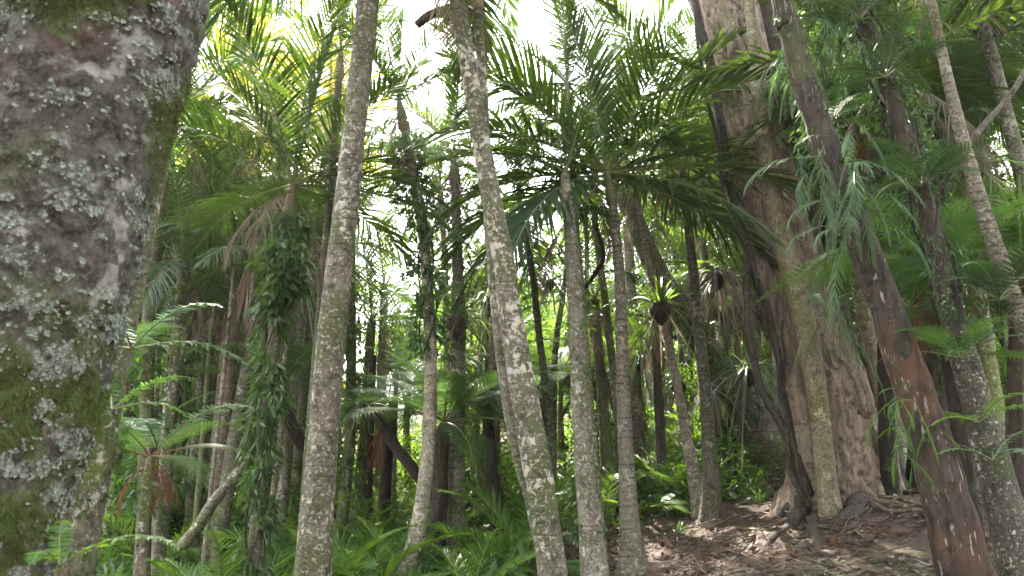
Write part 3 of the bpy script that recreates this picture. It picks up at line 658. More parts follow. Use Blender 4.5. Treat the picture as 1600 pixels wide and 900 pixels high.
palm('straight pale palm with the widest dark green crown', [(990, 890, 46), (982, 780, 35), (976, 660, 29), (972, 550, 25), (969, 450, 22), (961, 350, 18), (957, 320, 17)], 8.5, 'palm_bark_light',
     dict(scale=1.1, dead=1, tilt=.3, azs=[(95, 84, 1), (200, 80, .95), (-20, 76, 1), (120, 70, 1.05), (30, 66, 1), (160, 60, 1.05), (-60, 62, .8), (75, 52, 1.05), (5, 50, 1.05), (190, 48, 1.1), (140, 42, 1.05), (40, 40, 1.1), (215, 38, 1), (-28, 34, 1),
          (172, 26, 1.1), (14, 24, 1.1), (100, 22, 1), (205, 12, 1.05), (-10, 8, 1.05), (150, 6, 1.1), (35, 2, 1.1), (185, -6, 1), (-35, -10, .95), (225, -14, .95), (10, -18, 1), (165, -18, 1)]), seed=30, sides=36, ds=.02, hero='the straight pale palm', flare=.55, roots=.25, fh=.22, lump=.04)
palm('grey-green palm trunk with one white scar at its foot', [(1114, 832, 42), (1110, 740, 30), (1105, 650, 26), (1097, 560, 24), (1086, 450, 21), (1075, 350, 17), (1064, 240, 14)], 10.0, 'palm_bark', C(14, .95, dead=3), seed=31, sides=28, ds=.03, hero='the grey-green palm', flare=.5, fh=.25)
palm('leaning pale trunk topped by a bright strap-leaved tuft', [(1097, 820, 34), (1082, 730, 25), (1067, 650, 20), (1052, 570, 17), (1036, 500, 15), (1020, 440, 14), (1010, 395, 13)], 10.6, 'palm_bark_light', C(10, .8), .8, seed=32, sides=24, hero='the tufted leaning trunk')
palm('dark hairy trunk behind the straight pale palm', [(968, 700, 16), (960, 600, 16), (948, 490, 15), (936, 400, 14), (930, 350, 13)], 11.5, 'palm_bark_dark', C(11, .85, dead=5), .3, seed=33)
palm('white-flecked thin stem curving left of the straight pale palm', [(985, 780, 14), (968, 670, 13), (948, 600, 12), (930, 540, 11), (918, 470, 10), (917, 410, 9)], 12.4, 'pale_bark', None, 1.5, seed=34, cat='tree', name='slender_tree')
palm('white-flecked thin stem crossing behind the mottled trunk', [(865, 640, 14), (866, 570, 13), (872, 510, 12), (880, 460, 10)], 13.0, 'pale_bark', None, 1.0, seed=35, cat='tree', name='slender_tree')
palm('ringed pale trunk entering at the upper right', [(1640, 600, 46), (1592, 490, 44), (1560, 400, 40), (1530, 310, 36), (1502, 210, 31), (1478, 110, 25), (1455, 0, 21)], 5.6, 'palm_bark_light', C(13, 1), 1.0, seed=36, sides=32, ds=.025, hero='the ringed right-edge palm', wf=.62)
palm('mossy trunk at the extreme upper right corner', [(1640, 440, 30), (1603, 300, 28), (1578, 200, 26), (1550, 90, 24), (1525, 0, 22)], 7.4, 'palm_bark', C(13, 1), .7, seed=37)
palm('brown trunk with hanging dead skirt behind the rusty leaning trunk', [(1462, 620, 48), (1452, 470, 48), (1428, 340, 46), (1408, 220, 42), (1395, 150, 38)], 7.4, 'dark_bark', C(12, .9, dead=8), .2, seed=38, sides=26, shaft=False, lump=.12, hero='the skirted brown trunk')
palm('lichen-pale trunk in the gap beside the rusty leaning trunk', [(1400, 640, 26), (1392, 500, 24), (1386, 380, 22), (1382, 260, 19)], 10.5, 'palm_bark', C(12, .9), .4, seed=39)
palm('white-patched dark trunk in the lower right corner', [(1600, 900, 74), (1572, 800, 68), (1545, 700, 60), (1518, 600, 52), (1492, 510, 46), (1470, 420, 40), (1445, 320, 34), (1410, 200, 32), (1370, 90, 30), (1340, 0, 28)], 5.2, 'pale_bark', C(11, .9), 1.0, wf=.8, upper=(2.45, 'dark_bark'), seed=40, sides=40, ds=.025, lump=.09, cat='tree', name='patched_tree', hero='the white-patched trunk')
# thin stems in the middle distance, each seen in a gap
for k, (lab, pts, Y, mt, cr) in enumerate([
    ('dark red-brown thin trunk under the tree fern canopy', [(576, 790, 15), (578, 700, 14), (581, 630, 13)], 12.5, 'fibre_bark', None),
    ('thin speckled stem between the thick palm and the curved-foot trunk', [(612, 835, 13), (615, 740, 12), (617, 660, 11)], 12.0, 'palm_bark', None),
    ('pale leaning stem right of the leaf-wrapped palm', [(415, 850, 12), (428, 760, 12), (437, 690, 11), (440, 640, 10)], 9.5, 'palm_bark_light', None),
    ('dark upright post-like trunk below the flat tree fern', [(772, 780, 16), (774, 700, 15), (776, 640, 14)], 13.5, 'dark_bark', None),
    ('leaning dark stem beneath the flat tree fern', [(742, 770, 15), (752, 700, 14), (765, 650, 13)], 12.8, 'dark_bark', None),
    ('brown skirted stem left of the tufted leaning trunk', [(1035, 740, 20), (1030, 640, 19), (1025, 560, 18)], 12.0, 'dark_bark', C(7, .6, dead=8, e_hi=50)),
    ('slim straight trunk behind the grey-green palm', [(1128, 760, 18), (1117, 600, 17), (1105, 450, 15), (1096, 360, 13)], 13.0, 'palm_bark_dark', C(11, .9)),
    ('mossy stem between the slanting and fibrous trunks', [(312, 760, 15), (322, 640, 14), (330, 540, 13)], 11.5, 'moss_bark', C(9, .7, dead=4)),
    ('olive trunk between the huge ribbed tree and the rusty trunk', [(1390, 740, 36), (1378, 640, 33), (1360, 540, 30), (1338, 430, 27), (1310, 300, 24)], 8.8, 'olive', C(9, .9)),
]):
    palm(lab, pts, Y, mt, cr, .8 if cr is None else .2, seed=60 + k, cat='tree' if cr is None else 'palm tree', name='slender_tree' if cr is None else 'palm_tree')

# ------------------------------------------------------------------ free tubes from pixel lists: (px, py, width, Y)
def pxpath(pts, n=None, grow=1.0):
    W = np.array([[*at(px, py, Y)[0], wd / 2 / FPX * at(px, py, Y)[1]] for px, py, wd, Y in pts])
    L = np.linalg.norm(np.diff(W[:, :3], axis=0), axis=1).sum()
    return spline(W, n or max(8, int(L / .05)))
def pxtube(mb, pts, sides=12, seed=0, lump=.08, off=(0, 0, 0), wob=.0):
    S = pxpath(pts); P = S[:, :3] - off
    if wob: P = P + (np.stack([vnoise(P, 3, seed + k) for k in range(3)], -1) - .5) * wob
    tube(mb, P, np.maximum(S[:, 3], .003), sides, palm_disp(seed, 0, lump)); return P

# the huge ribbed tree with its roots
def ribbed_tree():
    pts = [(1318, 800, 205), (1316, 755, 165), (1305, 690, 140), (1286, 600, 122), (1254, 500, 108), (1225, 400, 98), (1202, 300, 90), (1178, 200, 86), (1154, 100, 86), (1128, 0, 90)]
    W = np.array([[*at(px, py, 9.0)[0], wd / 2 / FPX * at(px, py, 9.0)[1]] for px, py, wd in pts])
    up = nrm(W[-1, :3] - W[-2, :3]); W = np.vstack([W, [*(W[-1, :3] + up * 1.5), W[-1, 3] * .95], [*(W[-1, :3] + up * 4), W[-1, 3] * .7]])
    base = W[0, :3].copy(); base[2] = tz(base[0], base[1]); W[:, :3] -= base
    W = np.vstack([[*(W[0, :3] + [0.05, 0, -.35]), W[0, 3] * 1.1], W])
    L = np.linalg.norm(np.diff(W[:, :3], axis=0), axis=1).sum(); S = spline(W, int(L / .022))
    def disp(s, th, P, rr):
        # ribs run up the stem: noise in the angle, slow along the length
        c = np.stack([np.cos(th + .12 * s) * 1.0, np.sin(th + .12 * s) * 1.0, s * .16], -1).reshape(-1, 3)
        f = fbm(c, 1.9, 3, 71).reshape(s.shape) - .5; g = fbm(c * [1, 1, 2.2], 6.5, 3, 72).reshape(s.shape); g = np.abs(g - .5) * 2
        k = fbm((P * [1, 1, .35]).reshape(-1, 3), 17, 3, 73).reshape(s.shape) - .5
        fl = np.exp(-s / .5)
        return 1.05 + .26 * f * (1 + 1.2 * fl) - .09 * sstep(-g, -.12, 0) + .05 * k + .05 * (fbm(P.reshape(-1, 3), 6, 3, 74).reshape(s.shape) - .5)
    mb = MB(); tube(mb, S[:, :3], S[:, 3], 180, disp)
    # the bark changes from pinkish and stringy above to blotched grey-brown at the foot
    m = M['rata']
    root = empty('ribbed_tree', base, 'huge ribbed pinkish-brown leaning tree with dark vines at its left', 'tree')
    link('trunk', mb.data('trunk', m, True), root); HERO.append((1235, 'the huge ribbed tree'))
    for lab, pts, mt, sd in ((None, [(1275, 470, 34, 9.25), (1262, 400, 44, 9.25), (1250, 310, 54, 9.25), (1232, 200, 52, 9.25), (1206, 80, 42, 9.25), (1190, -20, 36, 9.2), (1170, -200, 30, 9.1)], 'dark_bark', 81),
                             (None, [(1268, 790, 62, 8.75), (1254, 720, 48, 8.75), (1243, 640, 40, 8.75), (1228, 560, 36, 8.8), (1210, 480, 30, 8.8), (1192, 400, 26, 8.8), (1178, 330, 18, 8.8)], 'rata', 82),
                             (None, [(1412, 800, 40, 9.3), (1398, 745, 34, 9.3), (1378, 680, 30, 9.3), (1354, 610, 26, 9.3), (1335, 560, 16, 9.25)], 'dark_bark', 83)):
        mb = MB(); pxtube(mb, pts, 24, sd, .22, base); link('stem', mb.data('stem', M[mt], True), root)
    for k, pts in enumerate([[(1395, 745, 44, 9.0), (1380, 780, 40, 8.7), (1350, 805, 34, 8.35), (1318, 828, 24, 8.0), (1290, 850, 10, 7.7)],
                             [(1262, 770, 26, 8.7), (1244, 790, 22, 8.4), (1215, 812, 16, 8.1), (1170, 836, 9, 7.9)],
                             [(1285, 790, 30, 8.6), (1275, 815, 24, 8.2), (1278, 850, 18, 7.6), (1295, 905, 14, 6.9)],
                             [(1252, 775, 18, 8.8), (1225, 790, 14, 8.8), (1185, 800, 9, 8.9), (1140, 808, 5, 9.0)],
                             [(1400, 770, 30, 9.1), (1440, 790, 22, 8.8), (1490, 800, 12, 8.5)],
                             [(1310, 812, 20, 8.3), (1330, 850, 16, 7.6), (1345, 900, 12, 7.0)]]):
        Q = pxpath(pts); n = len(Q); P = Q[:, :3].copy(); gz = terrain(P[:, 0], P[:, 1]); f = sstep(np.linspace(0, 1, n), .1, .6)
        P[:, 2] = P[:, 2] * (1 - f) + (gz + Q[:, 3] * .35) * f; P[:, 2] = np.minimum(P[:, 2], gz + .35)
        mb = MB(); P += (np.stack([vnoise(P, 5, k), vnoise(P, 5, k + 9), 0 * P[:, 0]], -1) - .5) * .10; tube(mb, P - base, Q[:, 3], 14, palm_disp(90 + k, 0, .2)); link('root', mb.data('root', M['dark_bark'], True), root)
    rr_ = np.random.default_rng(55)
    for k in range(16):
        a = rr_.uniform(-2.6, -.4); L = rr_.uniform(.9, 2.2); u = np.linspace(.25, 1, 30)[:, None]; a2 = a + (u[:, 0] - .25) * rr_.normal(0, .8)
        P = base + np.stack([np.cos(a2), np.sin(a2), 0 * a2], -1) * (u * L); P[:, :2] += (np.stack([vnoise(P, 4, k), vnoise(P, 4, k + 50)], -1) - .5) * .25
        P[:, 2] = terrain(P[:, 0], P[:, 1]) + .012 + .03 * (vnoise(P, 5, k) - .4); mb = MB(); tube(mb, P - base, rr_.uniform(.018, .04) * (1.15 - u[:, 0]), 8, palm_disp(200 + k, 0, .2)); link('root', mb.data('root', M[['dark_bark', 'rata_foot'][k % 2]], True), root)
    c = MB(); c.merge(LIB[('blob', 1)][0], Matrix.Translation(Vector(S[-1, :3])) @ Matrix.Scale(2.6, 4)); link('crown', c.data('crown', [M['broad'], M['dark_bark']]), root)
    return root
ribbed_tree()
palm('smooth olive stem running up the front of the huge ribbed tree', [(1300, 826, 40), (1290, 740, 36), (1281, 650, 36), (1268, 560, 38), (1248, 465, 40), (1222, 370, 38), (1200, 270, 31), (1188, 180, 26), (1179, 90, 21), (1170, 0, 18)], 8.25, 'olive', None, 2.5, seed=85, sides=32, ds=.025, wf=.84, flare=.12, rings=.004, lump=.07, cat='tree', name='smooth_tree')
root_z, _, _ = palm('rusty leaning trunk streaked white, in front of the dirt bank', [(1512, 910, 104), (1488, 820, 96), (1462, 720, 88), (1432, 620, 78), (1398, 520, 70), (1362, 420, 64), (1325, 320, 60), (1288, 220, 56), (1255, 120, 50), (1228, 20, 44), (1222, 0, 42)], 5.0, 'red_bark', None, 3.0, wf=.74, upper=(2.2, 'dark_fleck'), seed=86, sides=64, ds=.02, flare=.2, rings=0, lump=.17, cat='tree', name='rusty_tree', hero='the rusty leaning trunk')
palm('big grey trunk leaning left behind the grey-green palm', [(1238, 760, 96), (1200, 690, 78), (1160, 630, 66), (1120, 570, 56), (1070, 490, 48), (1020, 410, 42)], 12.2, 'palm_bark_dark', None, 2.0, seed=87, sides=40, ds=.04, lump=.12, cat='tree', name='leaning_tree')

# lianas
for lab, pts, mt in (
    ('thick black liana bowing away from the huge ribbed tree', [(1262, 775, 22, 8.4), (1245, 720, 15, 8.35), (1222, 670, 13, 8.35), (1190, 610, 12, 8.4), (1172, 540, 12, 8.4), (1164, 460, 11, 8.4), (1170, 405, 12, 8.45), (1155, 340, 12, 8.5), (1135, 260, 12, 8.55), (1122, 160, 13, 8.6), (1100, 60, 12, 8.6), (1078, -40, 11, 8.6), (1060, -200, 10, 8.6)], 'liana'),
    ('twisted brown liana strand along the ribbed tree edge', [(1252, 770, 15, 8.5), (1236, 690, 13, 8.45), (1224, 610, 12, 8.45), (1206, 520, 12, 8.45), (1182, 440, 11, 8.5), (1168, 380, 10, 8.5), (1150, 320, 10, 8.5), (1128, 220, 9, 8.5), (1112, 120, 9, 8.5), (1090, 30, 9, 8.5), (1070, -100, 8, 8.5)], 'liana'),
    ('thin hanging liana left of the ribbed tree', [(1248, 740, 6, 8.3), (1218, 600, 5, 8.3), (1212, 520, 5, 8.3), (1180, 420, 6, 8.3), (1140, 330, 6, 8.3), (1118, 220, 6, 8.3), (1096, 110, 5, 8.3), (1086, 0, 5, 8.3), (1080, -150, 5, 8.3)], 'liana'),
    ('pale liana looping over the upper ribbed tree trunk', [(1178, 130, 7, 8.3), (1165, 90, 8, 8.4), (1145, 40, 8, 8.4), (1130, 0, 8, 8.4), (1115, -80, 7, 8.4)], 'olive'),
    ('long thin root line from the ribbed tree base', [(1262, 790, 9, 8.3), (1236, 742, 7, 8.3), (1228, 700, 6, 8.3), (1226, 600, 5, 8.4), (1224, 500, 4, 8.5)], 'liana')):
    mb = MB(); S = pxpath(pts); b0 = S[0, :3].copy(); b0[2] = min(b0[2], tz(b0[0], b0[1]) + .05); pxtube(mb, pts, 9, 3, .15, b0, .05)
    ob = link('liana', mb.data('liana', M[mt], True), loc=b0); tag(ob, lab, 'liana', 'lianas on the huge ribbed tree')
for lab, pts, mt, lum in (
    ('dark dead log slanting under the flat tree fern', [(704, 815, 20, 10.6), (660, 750, 18, 10.4), (615, 690, 17, 10.2), (580, 640, 15, 10.0), (563, 615, 13, 10.0)], 'dark_bark', .1),
    ('dark fallen branch slanting up to the bare fibrous trunk', [(285, 855, 20, 8.6), (320, 805, 18, 8.6), (345, 765, 17, 8.6), (385, 720, 14, 8.6), (400, 690, 10, 8.6)], 'palm_bark_dark', .1),
    ('forked mossy branch crossing the ringed right-edge palm', [(1475, 262, 11, 6.6), (1510, 228, 10, 6.6), (1550, 180, 10, 6.6), (1590, 130, 9, 6.6), (1640, 60, 8, 6.6)], 'palm_bark', .1),
    ('crooked dark branch reaching out near the joined pair top', [(652, 40, 13, 6.6), (672, 22, 14, 6.6), (700, 12, 13, 6.6), (735, 2, 12, 6.6), (790, -20, 11, 6.6)], 'liana', .2),
    ('bent dark dead branch behind the mottled central trunk', [(905, 462, 5, 10.5), (920, 440, 6, 10.5), (932, 424, 7, 10.5), (941, 400, 7, 10.5), (936, 372, 6, 10.5), (929, 352, 5, 10.5)], 'liana', .2),
    ('pale fallen branch on the dirt before the grey-green palm', [(1062, 846, 10, 9.3), (1100, 838, 12, 9.4), (1150, 832, 10, 9.4), (1200, 826, 7, 9.3)], 'pale_bark', .1)):
    mb = MB(); S = pxpath(pts); b0 = S[0, :3].copy(); pxtube(mb, pts, 12, 5, lum, b0, .04); ob = link('branch', mb.data('branch', M[mt], True), loc=b0); tag(ob, lab, 'branch')

# ------------------------------------------------------------------ plants made of fronds
def fronds_on(root, kind, n, scale, rg, org=(0, 0, 0), order=(0, 1, 2), az=(0, 360), mats=None, name='frond', tilt=0.0):
    for i in range(n):
        v = order[min(len(order) - 1, int(i / n * len(order)))]
        a = R(rg.uniform(*az)) if az != (0, 360) else i * 2.39996 + rg.normal(0, .2)
        Mx = Matrix.Translation(Vector(org)) @ Matrix.Rotation(tilt, 4, 'Y') @ Matrix.Rotation(a, 4, 'Z') @ Matrix.Rotation(rg.normal(0, .12), 4, 'Y') @ Matrix.Rotation(rg.normal(0, .15), 4, 'X') @ Matrix.Scale(scale * rg.uniform(.8, 1.12), 4)
        link(name, libdata((kind, v), mats), root, mat=Mx)
def fern_at(kind, px, py, Y, n, scale, label, cat='fern', mats=None, ground=True, seed=0, name='fern', order=(0, 1, 2), az=(0, 360), group=None, tilt=0.0):
    rg = np.random.default_rng(seed + int(px)); p = ground_at(px, Y) if ground else at(px, py, Y)[0]
    root = empty(name, p, label, cat, group); fronds_on(root, kind, n, scale, rg, az=az, mats=mats, order=order, tilt=tilt); return root
def treefern(pts, Y, label, n=16, scale=1.0, seed=0, mats=None, mat='fibre_bark', skirt=3, order=(0, 1, 1, 2, 2)):
    W = trunk_path(pts, Y, 0); up_ = nrm(W[-1, :3] - W[-2, :3]); W = np.vstack([W, [*(W[-1, :3] + up_ * .10), W[-1, 3] * .55]]); base, mb, S = make_trunk(W, seed, .05, 16, .2, 0, .14); rg = np.random.default_rng(seed)
    root = empty('tree_fern', base, label, 'tree fern'); link('trunk', mb.data('trunk', M[mat], True), root)
    fronds_on(root, 'treefern', n, scale, rg, S[-1, :3], order, mats=mats)
    for j in range(skirt): link('dead_frond', libdata(('deadfrond', j % 3), (M['rust'], M['rust'])), root, mat=Matrix.Translation(Vector(S[-1, :3])) @ Matrix.Rotation(rg.uniform(0, 6.28), 4, 'Z') @ Matrix.Scale(.55 * scale, 4))
    return root
treefern([(684, 830, 26), (688, 760, 25), (691, 690, 23), (693, 672, 22)], 9.4, 'wide flat-topped tree fern behind the curved-foot and fluted trunks', 24, .9, 201, order=(0, 1, 1, 2), mats=(M['fern'], M['rachis']))
treefern([(600, 800, 20), (606, 700, 18), (612, 640, 17)], 11.5, 'tree fern filling the gap beside the curved-foot trunk', 18, 1.0, 202, (M['fern_teal'], M['rachis']))
treefern([(1495, 640, 24), (1478, 520, 24), (1462, 420, 22)], 6.6, 'tree fern spreading bright fronds across the skirted brown trunk', 18, .82, 203, order=(1, 2, 2))
treefern([(1585, 640, 24), (1592, 470, 22), (1598, 420, 20)], 6.0, 'tree fern at the right edge under the ringed palm', 12, .62, 204, (M['fern'], M['rachis']), order=(1, 2, 2))
treefern([(1385, 640, 24), (1378, 300, 22), (1372, 170, 22)], 8.4, 'tall dark tree fern high above the rusty leaning trunk', 18, 1.0, 205, (M['fern_dark'], M['rachis']), skirt=5)
treefern([(1440, 560, 24), (1470, 300, 20), (1490, 210, 18)], 9.0, 'tall tree fern behind the ringed right-edge palm', 16, .9, 206, (M['fern_dark'], M['rachis']), skirt=4)
treefern([(1300, 640, 20), (1290, 400, 18), (1282, 300, 18)], 11.0, 'tall tree fern between the ribbed and rusty trees', 16, 1.0, 207, skirt=4)
treefern([(218, 900, 18), (225, 800, 16), (231, 740, 14)], 4.6, 'low fern with rust-brown dead fronds beside the huge lichen trunk', 9, .34, 208, (M['fern'], M['rust']), mat='palm_bark_dark', skirt=4, order=(1, 2, 2))
treefern([(150, 720, 24), (158, 600, 22), (165, 560, 20)], 6.2, 'tree fern reaching out from behind the huge lichen trunk', 12, .5, 209, (M['fern'], M['rachis']), order=(1, 2, 2))
treefern([(500, 760, 20), (445, 640, 18), (440, 610, 17)], 10.5, 'tree fern behind the leaf-wrapped palm', 16, .9, 210)
treefern([(845, 760, 20), (850, 640, 18), (855, 600, 17)], 13.5, 'sunlit tree fern behind the joined pair of trunks', 16, 1.0, 211, (M['fern_bright'], M['rachis']))
treefern([(775, 800, 20), (765, 690, 18), (760, 640, 17)], 10.6, 'flat dark tree fern just left of the joined pair', 16, .85, 212, (M['fern_teal'], M['rachis']), order=(1, 2, 2))

# seedling palms, ferns and tufts on the ground
for px, Y, n, s, lab in [(815, 9.0, 13, 1.15, 'bright seedling palm left of the joined pair foot'), (770, 8.4, 9, .8, 'low seedling palm among ferns by the fluted trunk'), (560, 7.6, 9, .9, 'seedling palm at the foot of the thick spotted palm'),
                         (610, 8.8, 9, .8, 'seedling palm left of the curved trunk foot'), (735, 7.4, 8, .7, 'yellow-green seedling palm in front of the fluted trunk'), (1010, 12.5, 11, 1.0, 'bright seedling palm right of the straight pale palm'),
                         (1045, 11.2, 9, .7, 'small seedling palm behind the tufted leaning trunk foot'), (945, 10.5, 9, .9, 'seedling palm behind the mottled central trunk'), (330, 7.5, 9, 1.0, 'dark seedling palm below the fallen branch'),
                         (450, 9.5, 9, 1.0, 'seedling palm between the leaf-wrapped and thick palms'), (690, 12, 9, 1.0, 'seedling palm in shade behind the fluted trunk')]:
    fern_at('seedling', px, 0, Y, n, s, lab, 'seedling palm', seed=3, name='seedling_palm', order=(0, 0, 1, 2))
k = 0
GF = []
rg = np.random.default_rng(77)
for i in range(150):
    Y = rg.uniform(7.5, 19); px = rg.uniform(230, 1250) if i < 125 else rg.uniform(1250, 1650)
    if 860 < px < 1180 and Y < 10.8: continue
    if px >= 1180 and Y < 13: continue
    if px > 700 and Y < 8: continue
    GF.append((px, Y))
def bgname(ob, kind, px, Y, group): BG.append((ob, kind, px, Y, group))
BG = []
for px, Y in GF:
    p = ground_at(px, Y); kd = rg.choice(['fern', 'lacy', 'seedling'], p=[.45, .33, .22]); sc = rg.uniform(.8, 1.35) * (.8 if kd == 'seedling' else 1)
    nm = {'fern': 'ground_fern', 'lacy': 'lacy_fern', 'seedling': 'seedling_palm'}[kd]
    root = link(nm, None, loc=p); tag(root, 'x', 'seedling palm' if kd == 'seedling' else 'fern')
    if Y < 12: fronds_on(root, kd, int(rg.integers(8, 13)), sc, rg)
    else:
        n = 10; fronds_on(root, kd, n, sc, rg)
    bgname(root, {'fern': 'low feathery fern', 'lacy': 'low lacy fern', 'seedling': 'small seedling palm'}[kd], px, Y, 'ferns and seedlings on the forest floor')
# small ferns growing on trunks or near the lens
for px, py, Y, n, s, lab, mk in [(92, 885, 1.72, 3, .16, 'tiny bright fern at the foot of the huge lichen trunk', 'fern_bright'), (205, 545, 3.5, 5, .34, 'teal fern sprouting beside the huge lichen trunk', 'fern_teal'),
                                (175, 640, 3.6, 4, .3, 'small fern below the teal fern on the dark mossy trunk', 'fern'), (245, 700, 3.9, 3, .42, 'fern with long fronds low on the dark mossy trunk', 'fern_teal'),
                                (905, 520, 7.3, 5, .22, 'small fern on the mottled central trunk', 'fern'), (672, 470, 8.3, 6, .3, 'small fern on the curved-foot trunk', 'fern'), (655, 250, 8.3, 9, .42, 'fern clump below the shaggy crown of the curved-foot trunk', 'fern_teal'),
                                (1552, 720, 4.9, 6, .30, 'fern growing on the white-patched trunk', 'fern_teal'), (1530, 660, 4.9, 5, .25, 'bright little fern on the white-patched trunk', 'fern_bright'), (1240, 240, 8.5, 4, .3, 'small fern on the dark side of the ribbed tree', 'fern_teal')]:
    fern_at('fern', px, py, Y, n, s * 2.2, lab, 'fern', (M[mk], M['rachis']), False, 5, 'small_fern', order=(1, 2), group='ferns growing on trunks')

# strap-leaved tufts
def tuft(px, py, Y, s, lab, kind='rosette', v=0, mats=None, ball=True, ground=False):
    p = ground_at(px, Y) if ground else at(px, py, Y)[0]
    root = empty('strap_leaf_tuft', p, lab, 'epiphyte' if not ground else 'grass tuft')
    me = libdata((kind, v), mats); link('leaves', me, root, mat=Matrix.Rotation(px, 4, 'Z') @ Matrix.Scale(s, 4))
    if ball:
        b = MB(); tube(b, np.array([[0, 0, z] for z in np.linspace(-.28 * s, .1 * s, 8)]), s * np.array([.02, .07, .11, .14, .15, .13, .09, .03]), 12, palm_disp(int(px), 0, .4))
        link('root_clump', b.data('root_clump', M['dark_bark'], True), root)
for a in [(1032, 478, 10.3, 1.0, 'bright strap-leaved tuft on top of the leaning pale trunk', 'rosette', 0), (714, 500, 9.3, .95, 'strap-leaved tuft halfway up the fluted trunk', 'rosette', 1),
          (566, 632, 9.7, .62, 'dark strap-leaved tuft on the upper end of the slanting log', 'rosette', 2), (765, 470, 10.8, .9, 'pale drooping tuft left of the joined pair of trunks', 'rosdroop', 0),
          (1170, 580, 11.2, .85, 'pale drooping tuft left of the huge ribbed tree', 'rosdroop', 1), (1112, 610, 12.0, .7, 'drooping tuft on the big grey leaning trunk', 'rosdroop', 2),
          (1598, 340, 6.6, .8, 'large dark strap tuft at the right photo edge', 'rosette', 3), (1500, 330, 7.6, .8, 'shaggy drooping tuft behind the ringed right-edge palm', 'rosdroop', 3), (1545, 320, 7.8, .9, 'strap tuft beside the ringed right-edge palm', 'rosette', 1),
          (1520, 260, 7.0, .7, 'strap tuft in the fork of the mossy branch', 'rosette', 2), (400, 640, 9.5, .8, 'strap tuft beside the leaf-wrapped palm', 'rosette', 1), (1000, 560, 13, .9, 'pale tuft behind the straight pale palm', 'rosdroop', 1),
          (1060, 600, 12.6, .8, 'strap tuft behind the tufted leaning trunk', 'rosette', 3), (860, 440, 11.5, .55, 'dry brown seed cluster-like tuft behind the joined pair', 'rosdroop', 0),
          (460, 420, 9.6, .8, 'strap tuft behind the leaf-wrapped palm crown', 'rosdroop', 2), (1120, 430, 10.5, .8, 'dry drooping tuft right of the grey-green palm', 'rosdroop', 3), (800, 360, 12, .9, 'pale drooping tuft behind the joined pair', 'rosdroop', 2)]:
    tuft(*a[:5], kind=a[5], v=a[6], mats=(M['dead_grey'], M['dead']) if 'dry' in a[4] else None)
for px, Y, s, lab in [(932, 8.3, .55, 'pale grassy tuft at the foot of the mottled central trunk'), (905, 8.8, .45, 'small grassy tuft left of the mottled central trunk'), (1060, 9.8, .4, 'grassy tuft beside the tufted leaning trunk foot'), (1130, 10.8, .5, 'grassy tuft behind the grey-green palm foot'), (1190, 10.4, .5, 'grassy tuft left of the huge ribbed tree foot')]:
    tuft(px, 0, Y, s, lab, 'rosette', 0, (M['strap_pale'], M['dead']) if 'pale' in lab else None, False, True)

# weeping epiphytes with long hanging fronds
for v in range(4):
    lib(('weep', v), lambda: pinnate(1.0, 17, .20, .019, (-30, -55, 10, -70)[v], (45, 30, 85, 15)[v], (20, -20, 35, -10)[v], .45, 0, .08, 300 + v, 38, 22, 40, .006, .1), (M['weeping'], M['weeping']))
for px, py, Y, n, s, lab, mt in [(1262, 60, 6.4, 22, .85, 'weeping fern curtain high on the upper rusty trunk', None), (1330, 290, 4.75, 26, .62, 'weeping fern curtain at mid height of the rusty trunk', None), (1295, 240, 4.9, 12, .5, 'short weeping fern on the rusty trunk', None),
                             (1300, 480, 6.2, 16, .55, 'weeping fern hanging on the right side of the ribbed tree', None), (1418, 655, 4.9, 13, .36, 'bright weeping fern low on the rusty trunk', 'fern_bright'), (1372, 40, 6.5, 18, .8, 'weeping fern curtain at top between the rusty and ringed trunks', None),
                             (1480, 220, 7.0, 14, .6, 'weeping fern behind the ringed right-edge palm', None)]:
    rg2 = np.random.default_rng(int(px)); root = empty('weeping_fern', at(px, py, Y)[0], lab, 'fern', 'weeping ferns on the right-hand trunks')
    for i in range(int(n * 1.25)):
        Mx = Matrix.Translation(Vector(rg2.normal(0, .08, 3) * [1, .6, 2.2])) @ Matrix.Rotation(rg2.uniform(0, 6.28), 4, 'Z') @ Matrix.Scale(s * rg2.uniform(.6, 1.15), 4)
        link('frond', libdata(('weep', i % 4), (M[mt], M[mt]) if mt else None), root, mat=Mx)

# climbing leaves wrapped round trunks
def vine(label, pts, Y, n, size, spread, mat, seed, asp=.4, down=1.2):
    S = pxpath([(a, b, 4, Y) for a, b in pts]); r = np.random.default_rng(seed); base = S[0, :3].copy(); base[2] = min(base[2], tz(base[0], base[1]) + .02)
    u = r.random(n) * (len(S) - 1); i = u.astype(int); P = S[i, :3] + (S[np.minimum(i + 1, len(S) - 1), :3] - S[i, :3]) * (u - i)[:, None]
    th = r.uniform(0, 6.283, n); cl = vnoise(np.stack([np.cos(th) * .8, np.sin(th) * .8, P[:, 2] * 2.2], -1), 1.6, seed)
    keep = (cl > .46); P, th, cl = P[keep], th[keep], cl[keep]; n = len(P)
    rad = spread * (.35 + 1.5 * (cl - .42)) * r.uniform(.6, 1.2, n); o_ = np.stack([np.cos(th), np.sin(th), 0 * th], -1)
    mb = MB(); leaves(mb, P + o_ * rad[:, None] - base, size, r, down, asp, 0, o_ * 1.0)
    root = empty('climbing_vine', base, label, 'climbing vine')
    link('leaves', mb.data('leaves', M[mat]), root)
    st = MB()
    if n < 900: return
    for k in range(3):
        Q = S[:, :3] - base; a = np.linspace(0, 9, len(Q)) + k * 2.1; Q = Q + np.stack([np.cos(a), np.sin(a), 0 * a], -1) * .10; tube(st, Q, .010, 5)
    link('stem', st.data('stem', M['liana'], True), root)
